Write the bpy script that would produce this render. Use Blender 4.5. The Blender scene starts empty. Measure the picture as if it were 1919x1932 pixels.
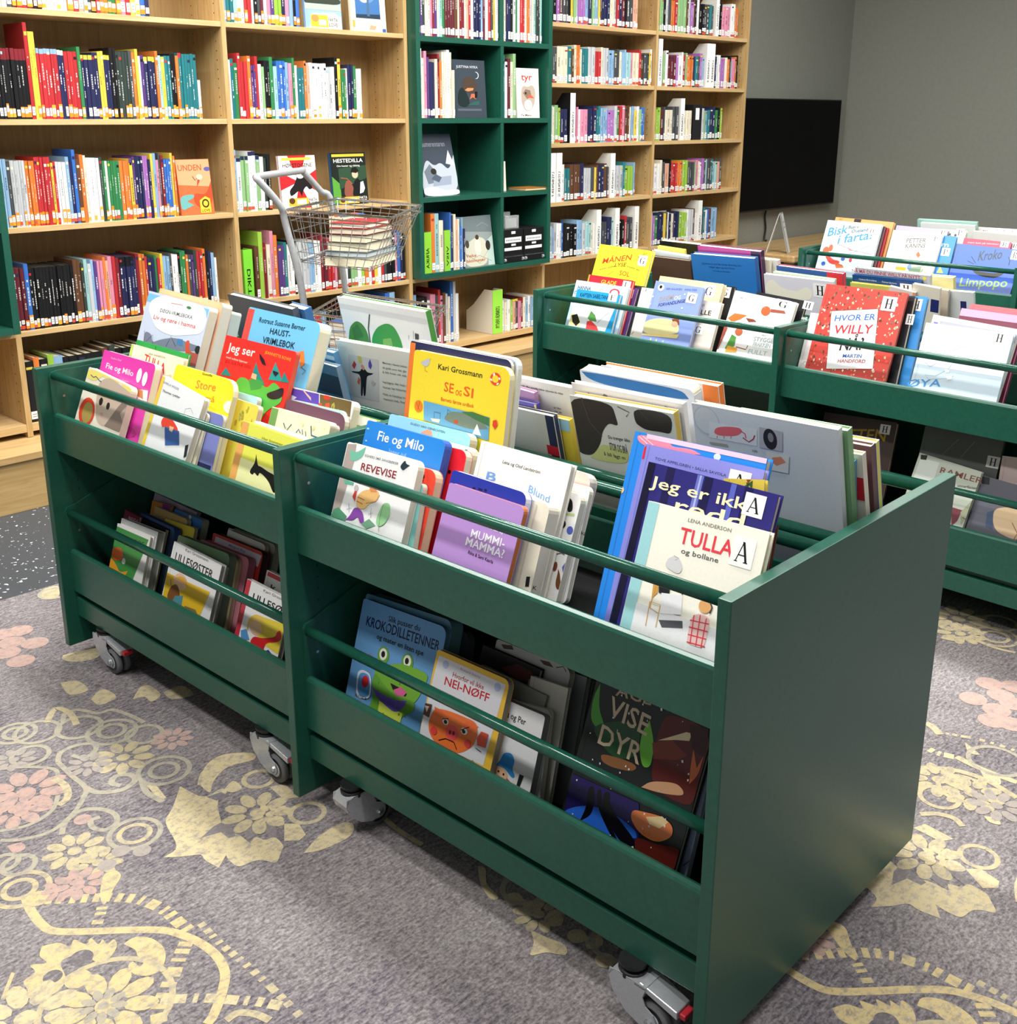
import bpy, math, random
from mathutils import Vector as V, Matrix as Mx, geometry
SC=bpy.context.scene; COL=SC.collection
R=math.radians
sin,cos,pi=math.sin,math.cos,math.pi
def lin(h,a=1.0):
    h=h.lstrip('#'); o=[]
    for i in (0,2,4):
        c=int(h[i:i+2],16)/255.0
        o.append(c/12.92 if c<=.04045 else ((c+.055)/1.055)**2.4)
    return (o[0],o[1],o[2],a)
# ---------------------------------------------------------------- materials
def mat(name,col=(.5,.5,.5,1),rough=.5,metal=0,spec=.5,coat=0):
    m=bpy.data.materials.new(name); m.use_nodes=True
    b=m.node_tree.nodes['Principled BSDF']
    b.inputs['Base Color'].default_value=col; b.inputs['Roughness'].default_value=rough; b.inputs['Metallic'].default_value=metal
    b.inputs['Specular IOR Level'].default_value=spec; b.inputs['Coat Weight'].default_value=coat
    return m
def nodes(m): return m.node_tree.nodes,m.node_tree.links,m.node_tree.nodes['Principled BSDF']
def noise(n,scale,detail=4,rough=.55):
    t=n.new('ShaderNodeTexNoise'); t.inputs['Scale'].default_value=scale; t.inputs['Detail'].default_value=detail; t.inputs['Roughness'].default_value=rough; return t
def coords(n,l,scale=(1,1,1),kind='Object'):
    tc=n.new('ShaderNodeTexCoord'); mp=n.new('ShaderNodeMapping'); mp.inputs['Scale'].default_value=scale
    l.new(tc.outputs[kind],mp.inputs['Vector']); return mp.outputs['Vector']
def ramp(n,stops):
    r=n.new('ShaderNodeValToRGB'); e=r.color_ramp.elements
    while len(e)<len(stops): e.new(.5)
    for i,(p,c) in enumerate(stops): e[i].position=p; e[i].color=c
    return r
def bump(n,l,b,src,strength,dist=.001):
    bp=n.new('ShaderNodeBump'); bp.inputs['Strength'].default_value=strength; bp.inputs['Distance'].default_value=dist
    l.new(src,bp.inputs['Height']); l.new(bp.outputs['Normal'],b.inputs['Normal'])
def paint(name,c1,c2,rough,scale=60,bs=.08):
    m=mat(name,lin(c1),rough); n,l,b=nodes(m)
    t=noise(n,scale,3); v=coords(n,l); l.new(v,t.inputs['Vector'])
    r=ramp(n,[(.3,lin(c1)),(.7,lin(c2))]); l.new(t.outputs['Fac'],r.inputs['Fac']); l.new(r.outputs['Color'],b.inputs['Base Color'])
    if bs: bump(n,l,b,t.outputs['Fac'],bs,.0006)
    return m
def wood(name,c1,c2,c3,axis,rough=.45,plank=False):
    m=mat(name,lin(c1),rough); n,l,b=nodes(m)
    sc=[14,14,14]; sc[axis]=1.1
    v=coords(n,l,sc); t=noise(n,4.5,6,.6); t.inputs['Distortion'].default_value=.6; l.new(v,t.inputs['Vector'])
    r=ramp(n,[(.25,lin(c1)),(.5,lin(c2)),(.8,lin(c3))]); l.new(t.outputs['Fac'],r.inputs['Fac'])
    out=r.outputs['Color']
    if plank:
        v2=coords(n,l,(1,1,1)); w=n.new('ShaderNodeTexBrick'); w.inputs['Scale'].default_value=1; w.inputs['Brick Width'].default_value=.62; w.inputs['Row Height'].default_value=.055
        w.inputs['Mortar Size'].default_value=.0004; w.inputs['Color1'].default_value=(1,1,1,1); w.inputs['Color2'].default_value=(.72,.66,.58,1); w.inputs['Mortar'].default_value=(.7,.6,.5,1); w.offset=.37
        if plank==2:
            cx=n.new('ShaderNodeSeparateXYZ'); cy=n.new('ShaderNodeCombineXYZ'); l.new(v2,cx.inputs[0]); l.new(cx.outputs[0],cy.inputs[0]); l.new(cx.outputs[2],cy.inputs[1]); l.new(cy.outputs[0],w.inputs['Vector'])
        else: l.new(v2,w.inputs['Vector'])
        mx=n.new('ShaderNodeMix'); mx.data_type='RGBA'; mx.blend_type='MULTIPLY'; mx.inputs['Factor'].default_value=.55
        l.new(out,mx.inputs['A']); l.new(w.outputs['Color'],mx.inputs['B']); out=mx.outputs['Result']
    l.new(out,b.inputs['Base Color']); bump(n,l,b,t.outputs['Fac'],.05,.0006)
    return m
GREEN=paint('green_lacquer','194e3f','1d5645',.33,90,.05)
GREENR=paint('green_lacquer_rail','194e3f','1d5645',.16,90,.03)
OAK=wood('oak_upright','a5844f','bd9c68','cbae7e',2)
OAKX=wood('oak_shelf','b49361','c7a775','d4b687',0)
OAKP=wood('oak_plank','b59361','c6a672','d6b888',0,.4,1)
OAKP2=wood('oak_plank_front','a98a55','ba9b67','c9ae7c',0,.45,2)
OAKB=wood('oak_back','8d7146','9e8152','ad9060',2,.6)
GREYW=paint('grey_wall_paint','85877e','8a8c83',.85,40,.15)
WHITEC=paint('ceiling_white','e8e8e4','eeeeea',.9,20,.1)
BLACKP=paint('black_plastic','0e0e10','141416',.4,80,.05)
TVB=paint('tv_screen_black','050507','08080a',.5,8,0); nodes(TVB)[2].inputs['Specular IOR Level'].default_value=.08
CHROME=mat('chrome',lin('c8ccd0'),.18,1.0)
ZINC=mat('zinc_plated',lin('c4c8cc'),.34,.55)
for m_ in (CHROME,ZINC):
    n,l,b=nodes(m_); t=noise(n,40,3); l.new(coords(n,l),t.inputs['Vector']); r=ramp(n,[(.3,(.2,.2,.2,1)),(.7,(.34,.34,.34,1))]); l.new(t.outputs['Fac'],r.inputs['Fac']); l.new(r.outputs['Color'],b.inputs['Roughness'])
RUBBER=paint('grey_rubber','5c5d5f','66676a',.7,120,.1)
GREYT=paint('grey_painted_tube','9a9c9e','a4a6a8',.4,70,.05)
REDP=paint('red_plastic','a8202c','b42834',.4,50,.05)
def attr_mat(name,rough,spec=.4,coat=0):
    m=mat(name,(1,1,1,1),rough,0,spec,coat); n,l,b=nodes(m)
    a=n.new('ShaderNodeAttribute'); a.attribute_name='Col'
    t=noise(n,220,2); l.new(coords(n,l),t.inputs['Vector'])
    r=ramp(n,[(.2,(.93,.93,.93,1)),(.8,(1,1,1,1))]); l.new(t.outputs['Fac'],r.inputs['Fac'])
    mx=n.new('ShaderNodeMix'); mx.data_type='RGBA'; mx.blend_type='MULTIPLY'; mx.inputs['Factor'].default_value=1
    l.new(a.outputs['Color'],mx.inputs['A']); l.new(r.outputs['Color'],mx.inputs['B']); l.new(mx.outputs['Result'],b.inputs['Base Color'])
    return m
PRINT=attr_mat('printed_cover',.3,.4)
PAGES=attr_mat('paper_pages',.85,.2)
n,l,b=nodes(PAGES)
t=n.new('ShaderNodeTexWave'); t.inputs['Scale'].default_value=260; t.bands_direction='Z'; l.new(coords(n,l),t.inputs['Vector']); bump(n,l,b,t.outputs['Fac'],.35,.0004)
ACRYL=mat('clear_acrylic',lin('eef2f2'),.08,0,.5); nodes(ACRYL)[2].inputs['Transmission Weight'].default_value=.75
def rug_mat():
    m=mat('woven_rug',(1,1,1,1),.95,0,.1); n,l,b=nodes(m)
    v=coords(n,l,(1,1,1))
    t1=noise(n,2.6,5,.6); l.new(v,t1.inputs['Vector'])
    v2=coords(n,l,(24,60,1)); t2=noise(n,2.2,4,.7); l.new(v2,t2.inputs['Vector'])
    v3=coords(n,l,(1,1,1)); t3=noise(n,170,2,.6); l.new(v3,t3.inputs['Vector'])
    r1=ramp(n,[(.36,lin('5f5963')),(.5,lin('837d7e')),(.66,lin('a19c9a'))]); l.new(t1.outputs['Fac'],r1.inputs['Fac'])
    r2=ramp(n,[(.36,lin('4e4852')),(.52,lin('908a8a')),(.68,lin('b4afab'))]); l.new(t2.outputs['Fac'],r2.inputs['Fac'])
    mx=n.new('ShaderNodeMix'); mx.data_type='RGBA'; mx.inputs['Factor'].default_value=.55; l.new(r1.outputs['Color'],mx.inputs['A']); l.new(r2.outputs['Color'],mx.inputs['B'])
    r3=ramp(n,[(.34,(.5,.48,.5,1)),(.6,(1.1,1.1,1.1,1))]); l.new(t3.outputs['Fac'],r3.inputs['Fac'])
    m2=n.new('ShaderNodeMix'); m2.data_type='RGBA'; m2.blend_type='MULTIPLY'; m2.inputs['Factor'].default_value=.75; l.new(mx.outputs['Result'],m2.inputs['A']); l.new(r3.outputs['Color'],m2.inputs['B'])
    a=n.new('ShaderNodeAttribute'); a.attribute_name='Col'
    w=n.new('ShaderNodeMath'); w.operation='MULTIPLY_ADD'; l.new(t2.outputs['Fac'],w.inputs[0]); w.inputs[1].default_value=-2.0; w.inputs[2].default_value=3.05
    t4=noise(n,55,3,.7); l.new(v3,t4.inputs['Vector'])
    w4=n.new('ShaderNodeMath'); w4.operation='MULTIPLY_ADD'; l.new(t4.outputs['Fac'],w4.inputs[0]); w4.inputs[1].default_value=-1.9; l.new(w.outputs[0],w4.inputs[2])
    w3=n.new('ShaderNodeMath'); w3.operation='MULTIPLY_ADD'; l.new(t3.outputs['Fac'],w3.inputs[0]); w3.inputs[1].default_value=-.9; l.new(w4.outputs[0],w3.inputs[2])
    cl=n.new('ShaderNodeClamp'); cl.inputs['Min'].default_value=.0; cl.inputs['Max'].default_value=.76; l.new(w3.outputs[0],cl.inputs['Value'])
    w2=n.new('ShaderNodeMath'); w2.operation='MULTIPLY'; l.new(cl.outputs[0],w2.inputs[0]); l.new(a.outputs['Alpha'],w2.inputs[1])
    m3=n.new('ShaderNodeMix'); m3.data_type='RGBA'; l.new(w2.outputs[0],m3.inputs['Factor']); l.new(m2.outputs['Result'],m3.inputs['A']); l.new(a.outputs['Color'],m3.inputs['B'])
    l.new(m3.outputs['Result'],b.inputs['Base Color']); bump(n,l,b,t3.outputs['Fac'],.4,.002)
    return m
RUG=rug_mat()
def vinyl_mat():
    m=mat('speckled_vinyl',lin('3b3e42'),.55,0,.3); n,l,b=nodes(m)
    v=coords(n,l); t=noise(n,75,1,.3); l.new(v,t.inputs['Vector']); r=ramp(n,[(.0,lin('44474b')),(.69,lin('484b4f')),(.73,lin('c8ccd0'))]); l.new(t.outputs['Fac'],r.inputs['Fac']); l.new(r.outputs['Color'],b.inputs['Base Color'])
    return m
VINYL=vinyl_mat()
# ---------------------------------------------------------------- mesh builder
class MB:
    def __init__(s): s.v=[];s.f=[];s.c=[];s.m=[]
    def face(s,pts,col=(.8,.8,.8,1),mi=0):
        i=len(s.v); s.v+= [tuple(p) for p in pts]; s.f.append(tuple(range(i,i+len(pts)))); s.c.append(col); s.m.append(mi)
    def mesh(s,vs,fs,col,mi=0):
        i=len(s.v); s.v+=[tuple(p) for p in vs]
        for f in fs: s.f.append(tuple(i+k for k in f)); s.c.append(col); s.m.append(mi)
    def box(s,a,b,col=(.8,.8,.8,1),mi=0):
        x0,y0,z0=a;x1,y1,z1=b
        s.mesh([(x0,y0,z0),(x1,y0,z0),(x1,y1,z0),(x0,y1,z0),(x0,y0,z1),(x1,y0,z1),(x1,y1,z1),(x0,y1,z1)],
               [(0,3,2,1),(4,5,6,7),(0,1,5,4),(1,2,6,5),(2,3,7,6),(3,0,4,7)],col,mi)
    def prism(s,pl,fr,t,col=(.8,.8,.8,1),mi=0,edge=None):
        # pl outline (a,b) counter-clockwise seen from +normal; fr(a,b,w)->xyz, w 0 (front) .. t
        n=len(pl); vs=[fr(a,b,0) for a,b in pl]+[fr(a,b,t) for a,b in pl]
        s.mesh(vs,[tuple(range(n)),tuple(range(2*n-1,n-1,-1))],col,mi)
        s.mesh(vs,[(i,n+i,n+(i+1)%n,(i+1)%n) for i in range(n)],edge or col,mi)
    def tube(s,pts,r,n=10,col=(.8,.8,.8,1),mi=0,closed=False):
        pts=[V(p) for p in pts]; m=len(pts); vs=[]; up=None
        for i,p in enumerate(pts):
            a=pts[i-1] if (i>0 or closed) else p; b=pts[(i+1)%m] if (i<m-1 or closed) else p
            d=(b-a).normalized()
            if up is None: up=V((0,0,1)) if abs(d.z)<.9 else V((1,0,0))
            x=d.cross(up).normalized(); up=x.cross(d).normalized()
            vs+=[p+x*(r*cos(2*pi*k/n))+up*(r*sin(2*pi*k/n)) for k in range(n)]
        fs=[]
        for i in range(m if closed else m-1):
            j=(i+1)%m
            fs+=[(i*n+k,i*n+(k+1)%n,j*n+(k+1)%n,j*n+k) for k in range(n)]
        if not closed: fs+=[tuple(range(n-1,-1,-1)),tuple((m-1)*n+k for k in range(n))]
        s.mesh(vs,fs,col,mi)
    def lathe(s,prof,fr,n=24,col=(.8,.8,.8,1),mi=0):
        # prof (r,h) ; fr(x,y,h)
        vs=[];fs=[]
        for r,h in prof: vs+=[fr(r*cos(2*pi*k/n),r*sin(2*pi*k/n),h) for k in range(n)]
        for i in range(len(prof)-1): fs+=[(i*n+k,i*n+(k+1)%n,(i+1)*n+(k+1)%n,(i+1)*n+k) for k in range(n)]
        fs+=[tuple(range(n-1,-1,-1)),tuple((len(prof)-1)*n+k for k in range(n))]
        s.mesh(vs,fs,col,mi)
    def build(s,name,mats,parent=None,smooth=False,bevel=0,recalc=False):
        me=bpy.data.meshes.new(name); me.from_pydata(s.v,[],s.f)
        a=me.attributes.new('Col','FLOAT_COLOR','CORNER'); buf=[]
        for f,c in zip(s.f,s.c): buf+=list(c)*len(f)
        a.data.foreach_set('color',buf); me.polygons.foreach_set('material_index',s.m)
        if smooth: me.polygons.foreach_set('use_smooth',[True]*len(s.f))
        for m in (mats if isinstance(mats,(list,tuple)) else [mats]): me.materials.append(m)
        me.update()
        o=bpy.data.objects.new(name,me); COL.objects.link(o)
        if parent: o.parent=parent
        if bevel:
            b=o.modifiers.new('Bevel','BEVEL'); b.width=bevel; b.segments=2; b.limit_method='ANGLE'
        if smooth=='auto': pass
        return o
def tag(o,label,cat,group=None,kind=None):
    o['label']=label
    if cat: o['category']=cat
    if group: o['group']=group
    if kind: o['kind']=kind
    return o
def empty(name,loc=(0,0,0),rz=0):
    o=bpy.data.objects.new(name,None); COL.objects.link(o); o.location=loc; o.rotation_euler=(0,0,rz); o.empty_display_size=.05; return o
def struct(o): o['kind']='structure'; return o
def copy_tree(o,parent=None):
    c=o.copy(); COL.objects.link(c); c.parent=parent
    for ch in list(o.children): copy_tree(ch,c)
    return c
# ---------------------------------------------------------------- lettering
TXT={}
def prep_text(strings):
    obs=[]
    for s_ in sorted(strings):
        cu=bpy.data.curves.new('lettering','FONT'); cu.body=s_; cu.resolution_u=2; cu.size=1; cu.offset=.012
        o=bpy.data.objects.new('lettering',cu); COL.objects.link(o); obs.append((s_,o,cu))
    bpy.context.view_layer.update(); dg=bpy.context.evaluated_depsgraph_get()
    for s_,o,cu in obs:
        me=bpy.data.meshes.new_from_object(o.evaluated_get(dg))
        vs=[tuple(v.co) for v in me.vertices]; fs=[tuple(p.vertices) for p in me.polygons]
        if vs:
            x0=min(v[0] for v in vs); x1=max(v[0] for v in vs); cap=.73
            TXT[s_]=([((x-x0)/max(x1-x0,1e-4),y/cap) for x,y,z in vs],fs)
        bpy.data.objects.remove(o); bpy.data.curves.remove(cu); bpy.data.meshes.remove(me)
def put_text(mb,s_,fr,x,y,w,h,col,rise=0,mi=0):
    if s_ not in TXT: return
    vs,fs=TXT[s_]; mb.mesh([fr(x+a*w,y+b*h+rise*a) for a,b in vs],fs,col,mi)
SER={'A':[((.1,0),(.47,1),.07),((.46,1),(.88,0),.17),((.22,.34),(.68,.34),.06),((0,.02),(.24,.02),.05),((.68,.02),(1,.02),.05)],
 'E':[((.28,0),(.28,1),.18),((.1,.97),(.85,.97),.06),((.1,.03),(.85,.03),.06),((.3,.52),(.62,.52),.06),((.85,.75),(.85,1),.05),((.88,0),(.88,.28),.05),((.62,.4),(.62,.64),.05)],
 'F':[((.28,0),(.28,1),.18),((.1,.97),(.88,.97),.06),((.08,.03),(.52,.03),.06),((.3,.52),(.64,.52),.06),((.88,.72),(.88,1),.05),((.64,.4),(.64,.64),.05)],
 'H':[((.24,0),(.24,1),.18),((.76,0),(.76,1),.18),((.24,.5),(.76,.5),.06),((.03,.02),(.45,.02),.05),((.55,.02),(.97,.02),.05),((.03,.98),(.45,.98),.05),((.55,.98),(.97,.98),.05)],
 'P':[((.26,0),(.26,1),.18),((.06,.02),(.5,.02),.05),((.06,.97),(.55,.97),.06),((.55,.96),(.78,.88),.1),((.78,.9),(.8,.58),.17),((.8,.6),(.55,.48),.1),((.3,.48),(.58,.48),.05)],
 'R':[((.26,0),(.26,1),.18),((.06,.02),(.5,.02),.05),((.06,.97),(.55,.97),.06),((.55,.96),(.74,.88),.1),((.74,.9),(.76,.62),.16),((.76,.64),(.52,.5),.1),((.3,.5),(.55,.5),.05),((.5,.5),(.85,.03),.16),((.74,.02),(1,.02),.05)],
 'O':[],'G':[((.78,.04),(.78,.4),.16),((.58,.42),(.98,.42),.05),((.84,.7),(.86,1),.06)]}
def put_serif(mb,ch,fr,x,y,w,h,col):
    for (a0,b0),(a1,b1),t in SER.get(ch,[]):
        if abs(b1-b0)<.01: q=[(a0,b0-t/2),(a1,b0-t/2),(a1,b0+t/2),(a0,b0+t/2)]
        else: q=[(a0-t/2,b0),(a0+t/2,b0),(a1+t/2,b1),(a1-t/2,b1)]
        mb.face([fr(x+a*w,y+b*h) for a,b in q],col)
    if ch in 'OG':
        a0,a1=(0,2*pi) if ch=='O' else (R(40),R(318)); n=22; vs=[];fs=[]
        for i in range(n+1):
            t=a0+(a1-a0)*i/n; k=.1+.09*abs(cos(t))*(1 if ch=='O' or cos(t)<0 else .3)
            vs+=[fr(x+(.5+.48*cos(t))*w,y+(.5+.5*sin(t))*h),fr(x+(.5+(.48-k)*cos(t))*w,y+(.5+(.5-.05)*sin(t))*h)]
        fs=[(2*i,2*i+2,2*i+3,2*i+1) for i in range(n)]
        mb.mesh(vs,fs,col)
def poly_tris(pts):
    return geometry.tessellate_polygon([[V((a,b,0)) for a,b in pts]])
def put_poly(mb,pts,fr,col):
    t=poly_tris(pts); vs=[fr(a,b) for a,b in pts]
    fs=[]
    for k in t:
        (ax,ay),(bx,by),(cx,cy)=pts[k[0]],pts[k[1]],pts[k[2]]
        fs.append(tuple(k) if (bx-ax)*(cy-ay)-(by-ay)*(cx-ax)>0 else (k[0],k[2],k[1]))
    mb.mesh(vs,fs,col)
def stroke_quads(pts,w):
    out=[]; n=len(pts); L=[];Rr=[]
    for i,(x,y) in enumerate(pts):
        a=pts[max(i-1,0)];b=pts[min(i+1,n-1)]; dx,dy=b[0]-a[0],b[1]-a[1]; d=math.hypot(dx,dy) or 1
        L.append((x-dy/d*w/2,y+dx/d*w/2)); Rr.append((x+dy/d*w/2,y-dx/d*w/2))
    return [(Rr[i],Rr[i+1],L[i+1],L[i]) for i in range(n-1)]
def spline(pts,k=5):
    out=[]; n=len(pts)
    for i in range(n-1):
        p0,p1,p2,p3=pts[max(i-1,0)],pts[i],pts[i+1],pts[min(i+2,n-1)]
        for j in range(k):
            t=j/k; o=[]
            for c in (0,1):
                o.append(.5*(2*p1[c]+(p2[c]-p0[c])*t+(2*p0[c]-5*p1[c]+4*p2[c]-p3[c])*t*t+(3*p1[c]-p0[c]-3*p2[c]+p3[c])*t**3))
            out.append(tuple(o))
    return out+[pts[-1]]
def round_poly(q):
    # soften an outline: blunt corners become curves, sharp tips stay
    n=len(q); out=[]
    for i in range(n):
        a,b,c=q[i-1],q[i],q[(i+1)%n]
        d1,d2=math.hypot(b[0]-a[0],b[1]-a[1]) or 1e-6,math.hypot(c[0]-b[0],c[1]-b[1]) or 1e-6
        cs=((a[0]-b[0])*(c[0]-b[0])+(a[1]-b[1])*(c[1]-b[1]))/(d1*d2)
        if cs>.45: out.append(b); continue
        k=.42; p0=(b[0]+(a[0]-b[0])*k,b[1]+(a[1]-b[1])*k); p2=(b[0]+(c[0]-b[0])*k,b[1]+(c[1]-b[1])*k)
        for t in (0,.25,.5,.75,1):
            out.append(((1-t)**2*p0[0]+2*t*(1-t)*b[0]+t*t*p2[0],(1-t)**2*p0[1]+2*t*(1-t)*b[1]+t*t*p2[1]))
    return out
# ---------------------------------------------------------------- picture books
def outline(W,H,rc,inset=0,left=True):
    x0,x1,y0,y1=inset if left else 0,W-inset,inset,H-inset
    if rc<=0: return [(x0,y0),(x1,y0),(x1,y1),(x0,y1)]
    o=[]
    for cx,cy,a in ((x0+rc*.35,y0+rc*.35,180),(x1-rc,y0+rc,270),(x1-rc,y1-rc,0),(x0+rc*.35,y1-rc*.35,90)):
        rr=rc if cx>W/2 else rc*.35
        for k in range(5): t=R(a+k*22.5); o.append((cx+rr*cos(t),cy+rr*sin(t)))
    return o
def picbook(M,W,H,T,rc,base,spine,page,side,label,ops,cat='picture book',group=None,name='picture_book'):
    """local frame: x across the cover, y up the cover, z out of the cover; cover face at z=0"""
    cb,cs,cp=lin(base),lin(spine),lin(page)
    board=rc>0; bt=.0013 if board else .0018
    if T<.008: bt=.001
    mb=MB(); pl=outline(W,H,rc)
    fr=lambda a,b,w:(a,b,-w)
    edge=tuple(.5*(cb[i]+cp[i]) for i in range(3))+(1,) if board else cb
    mb.prism(pl,fr,bt,cb,0,edge); mb.prism(pl,lambda a,b,w:(a,b,-T+bt-w),bt,cs if side else cb,0,edge)
    sx=(0,.0016) if not side else (W-.0016,W)
    rr=rc*.35 if not side else rc
    mb.box((sx[0],rr,-T+bt),(sx[1],H-rr,-bt),cs)
    root=mb.build(name,PRINT); root.matrix_world=M
    pb=MB()
    if board:
        pb.prism(outline(W,H,rc,.0006),lambda a,b,w:(a,b,-bt-w),T-2*bt,cp)
    else:
        x0,x1=(.0016,W-.0035) if not side else (.0035,W-.0016)
        pb.box((x0,.0035,-T+bt),(x1,H-.0035,-bt),cp)
    pb.build('page_block',PAGES,root)
    pr=MB(); tt=MB(); st=MB(); z=[.00025]
    def F(a,b): return (a,b,z[0])
    def mm(a,b): return (a/1000,b/1000,z[0])
    if not side and not board:   # hinge groove line by the spine
        pr.face([F(.009,.001),F(.0105,.001),F(.0105,H-.001),F(.009,H-.001)],tuple(c*.8 for c in cb[:3])+(1,)); z[0]+=.00007
    for op in ops:
        k=op[0]
        if k=='R':
            _,c,a0,b0,a1,b1=op; a0,a1=max(a0,0),min(a1,1); z[0]+=.00007
            e=.0006; A0,A1,B0,B1=max(a0*W,e),min(a1*W,W-e),max(b0*H,e),min(b1*H,H-e)
            if rc>0: B0=max(B0,rc*(.35 if A1<W*.5 else 1)) if b0<=0 else B0; B1=min(B1,H-rc*(.35 if A1<W*.5 else 1)*.6) if b1>=1 else B1; A1=min(A1,W-rc*.5) if a1>=1 else A1
            pr.face([F(A0,B0),F(A1,B0),F(A1,B1),F(A0,B1)],lin(c))
        elif k=='E':
            _,u,v,ru,rv,c=op; z[0]+=.00007; n=18
            q=[((u+ru*cos(2*pi*i/n))/1000,(v+rv*sin(2*pi*i/n))/1000) for i in range(n)]
            q=[(min(max(a,.0005),W-.0005),min(max(b,.0005),H-.0005)) for a,b in q]
            put_poly(pr,q,F,lin(c))
        elif k=='P':
            z[0]+=.00007; p=op[2]; q=[(p[i]/1000,p[i+1]/1000) for i in range(0,len(p),2)]
            if len(q)>=6: q=round_poly(q)
            q=[(min(max(a,.0005),W-.0005),min(max(b,.0005),H-.0005)) for a,b in q]
            put_poly(pr,q,F,lin(op[1]))
        elif k=='L':
            z[0]+=.00007; p=op[3]; w=op[2]*.00042
            q=[(p[i]/1000,p[i+1]/1000) for i in range(0,len(p),2)]
            for qd in stroke_quads(q,w):
                pr.face([F(min(max(a,.0003),W-.0003),min(max(b,.0003),H-.0003)) for a,b in qd],lin(op[1]))
        elif k=='N':
            _,n,seed,a0,b0,a1,b1,sz,cols=op; rg=random.Random(seed); z[0]+=.00007
            for i in range(n):
                cx,cy=W*(a0+(a1-a0)*rg.random()),H*(b0+(b1-b0)*rg.random()); m_=3+rg.randrange(3); s0=sz*.0007*(.6+.8*rg.random()); ph=rg.random()*6
                q=[(cx+s0*cos(ph+2*pi*j/m_)*(1 if j%2 else .6),cy+s0*sin(ph+2*pi*j/m_)) for j in range(m_)]
                q=[(min(max(a,.0005),W-.0005),min(max(b,.0005),H-.0005)) for a,b in q]
                pr.face([F(a,b) for a,b in q],lin(cols[rg.randrange(len(cols))]))
        elif k=='T':
            _,s_,u,v,w,h,c,rise=op; z[0]+=.00007
            put_text(tt,s_,mm,u,v,w,h,lin(c),rise)
        elif k=='S':
            _,ch,u,v,w,h=op; z[0]+=.0002
            st.face([mm(u,v),mm(u+w,v),mm(u+w,v+h),mm(u,v+h)],lin('fcfcfa')); z[0]+=.0001
            put_serif(st,ch,mm,u+w*.2,v+h*.16,w*.6,h*.68,lin('18181a'))
    if pr.f: pr.build('cover_picture',PRINT,root)
    if tt.f: tt.build('title_lettering',PRINT,root)
    if st.f: st.build('letter_sticker',PRINT,root)
    tag(root,label,cat,group)
    return root
CAMP=(-1.4396, -3.4672, 1.4098); CAMR=((0.689141, -0.724615, 0.004156), (0.20494, 0.200401, 0.958039), (0.695043, 0.659372, -0.286607)); CAMF=2101.87; CAMC=(980.0, 840.0)
CART=[(-0.2699, -2.7441, 0.0175), (1.4796, -2.7562, -0.0212), (3.4079, -2.7634, 0.0112)]
TD=(0.7436,0.0218,0.7923,0.0322)
LAMPS=[(.35,-.7,.22,2.6,112),(2.2,-1.1,.25,2.0,95),(4.3,-1.1,.25,2.0,78),(-1.6,-1.2,.25,2.0,58),(2.2,-3.0,.25,1.4,55),(-.6,-2.9,.25,1.2,36)]
AMB=.32; EXPO=0.12
def spl3(pts,k=5):
    out=[]; n=len(pts)
    for i in range(n-1):
        p0,p1,p2,p3=[V(pts[max(0,min(n-1,j))]) for j in (i-1,i,i+1,i+2)]
        out+=[.5*(2*p1+(p2-p0)*t+(2*p0-5*p1+4*p2-p3)*t*t+(3*p1-p0-3*p2+p3)*t**3) for t in [j/k for j in range(k)]]
    return out+[V(pts[-1])]
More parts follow.
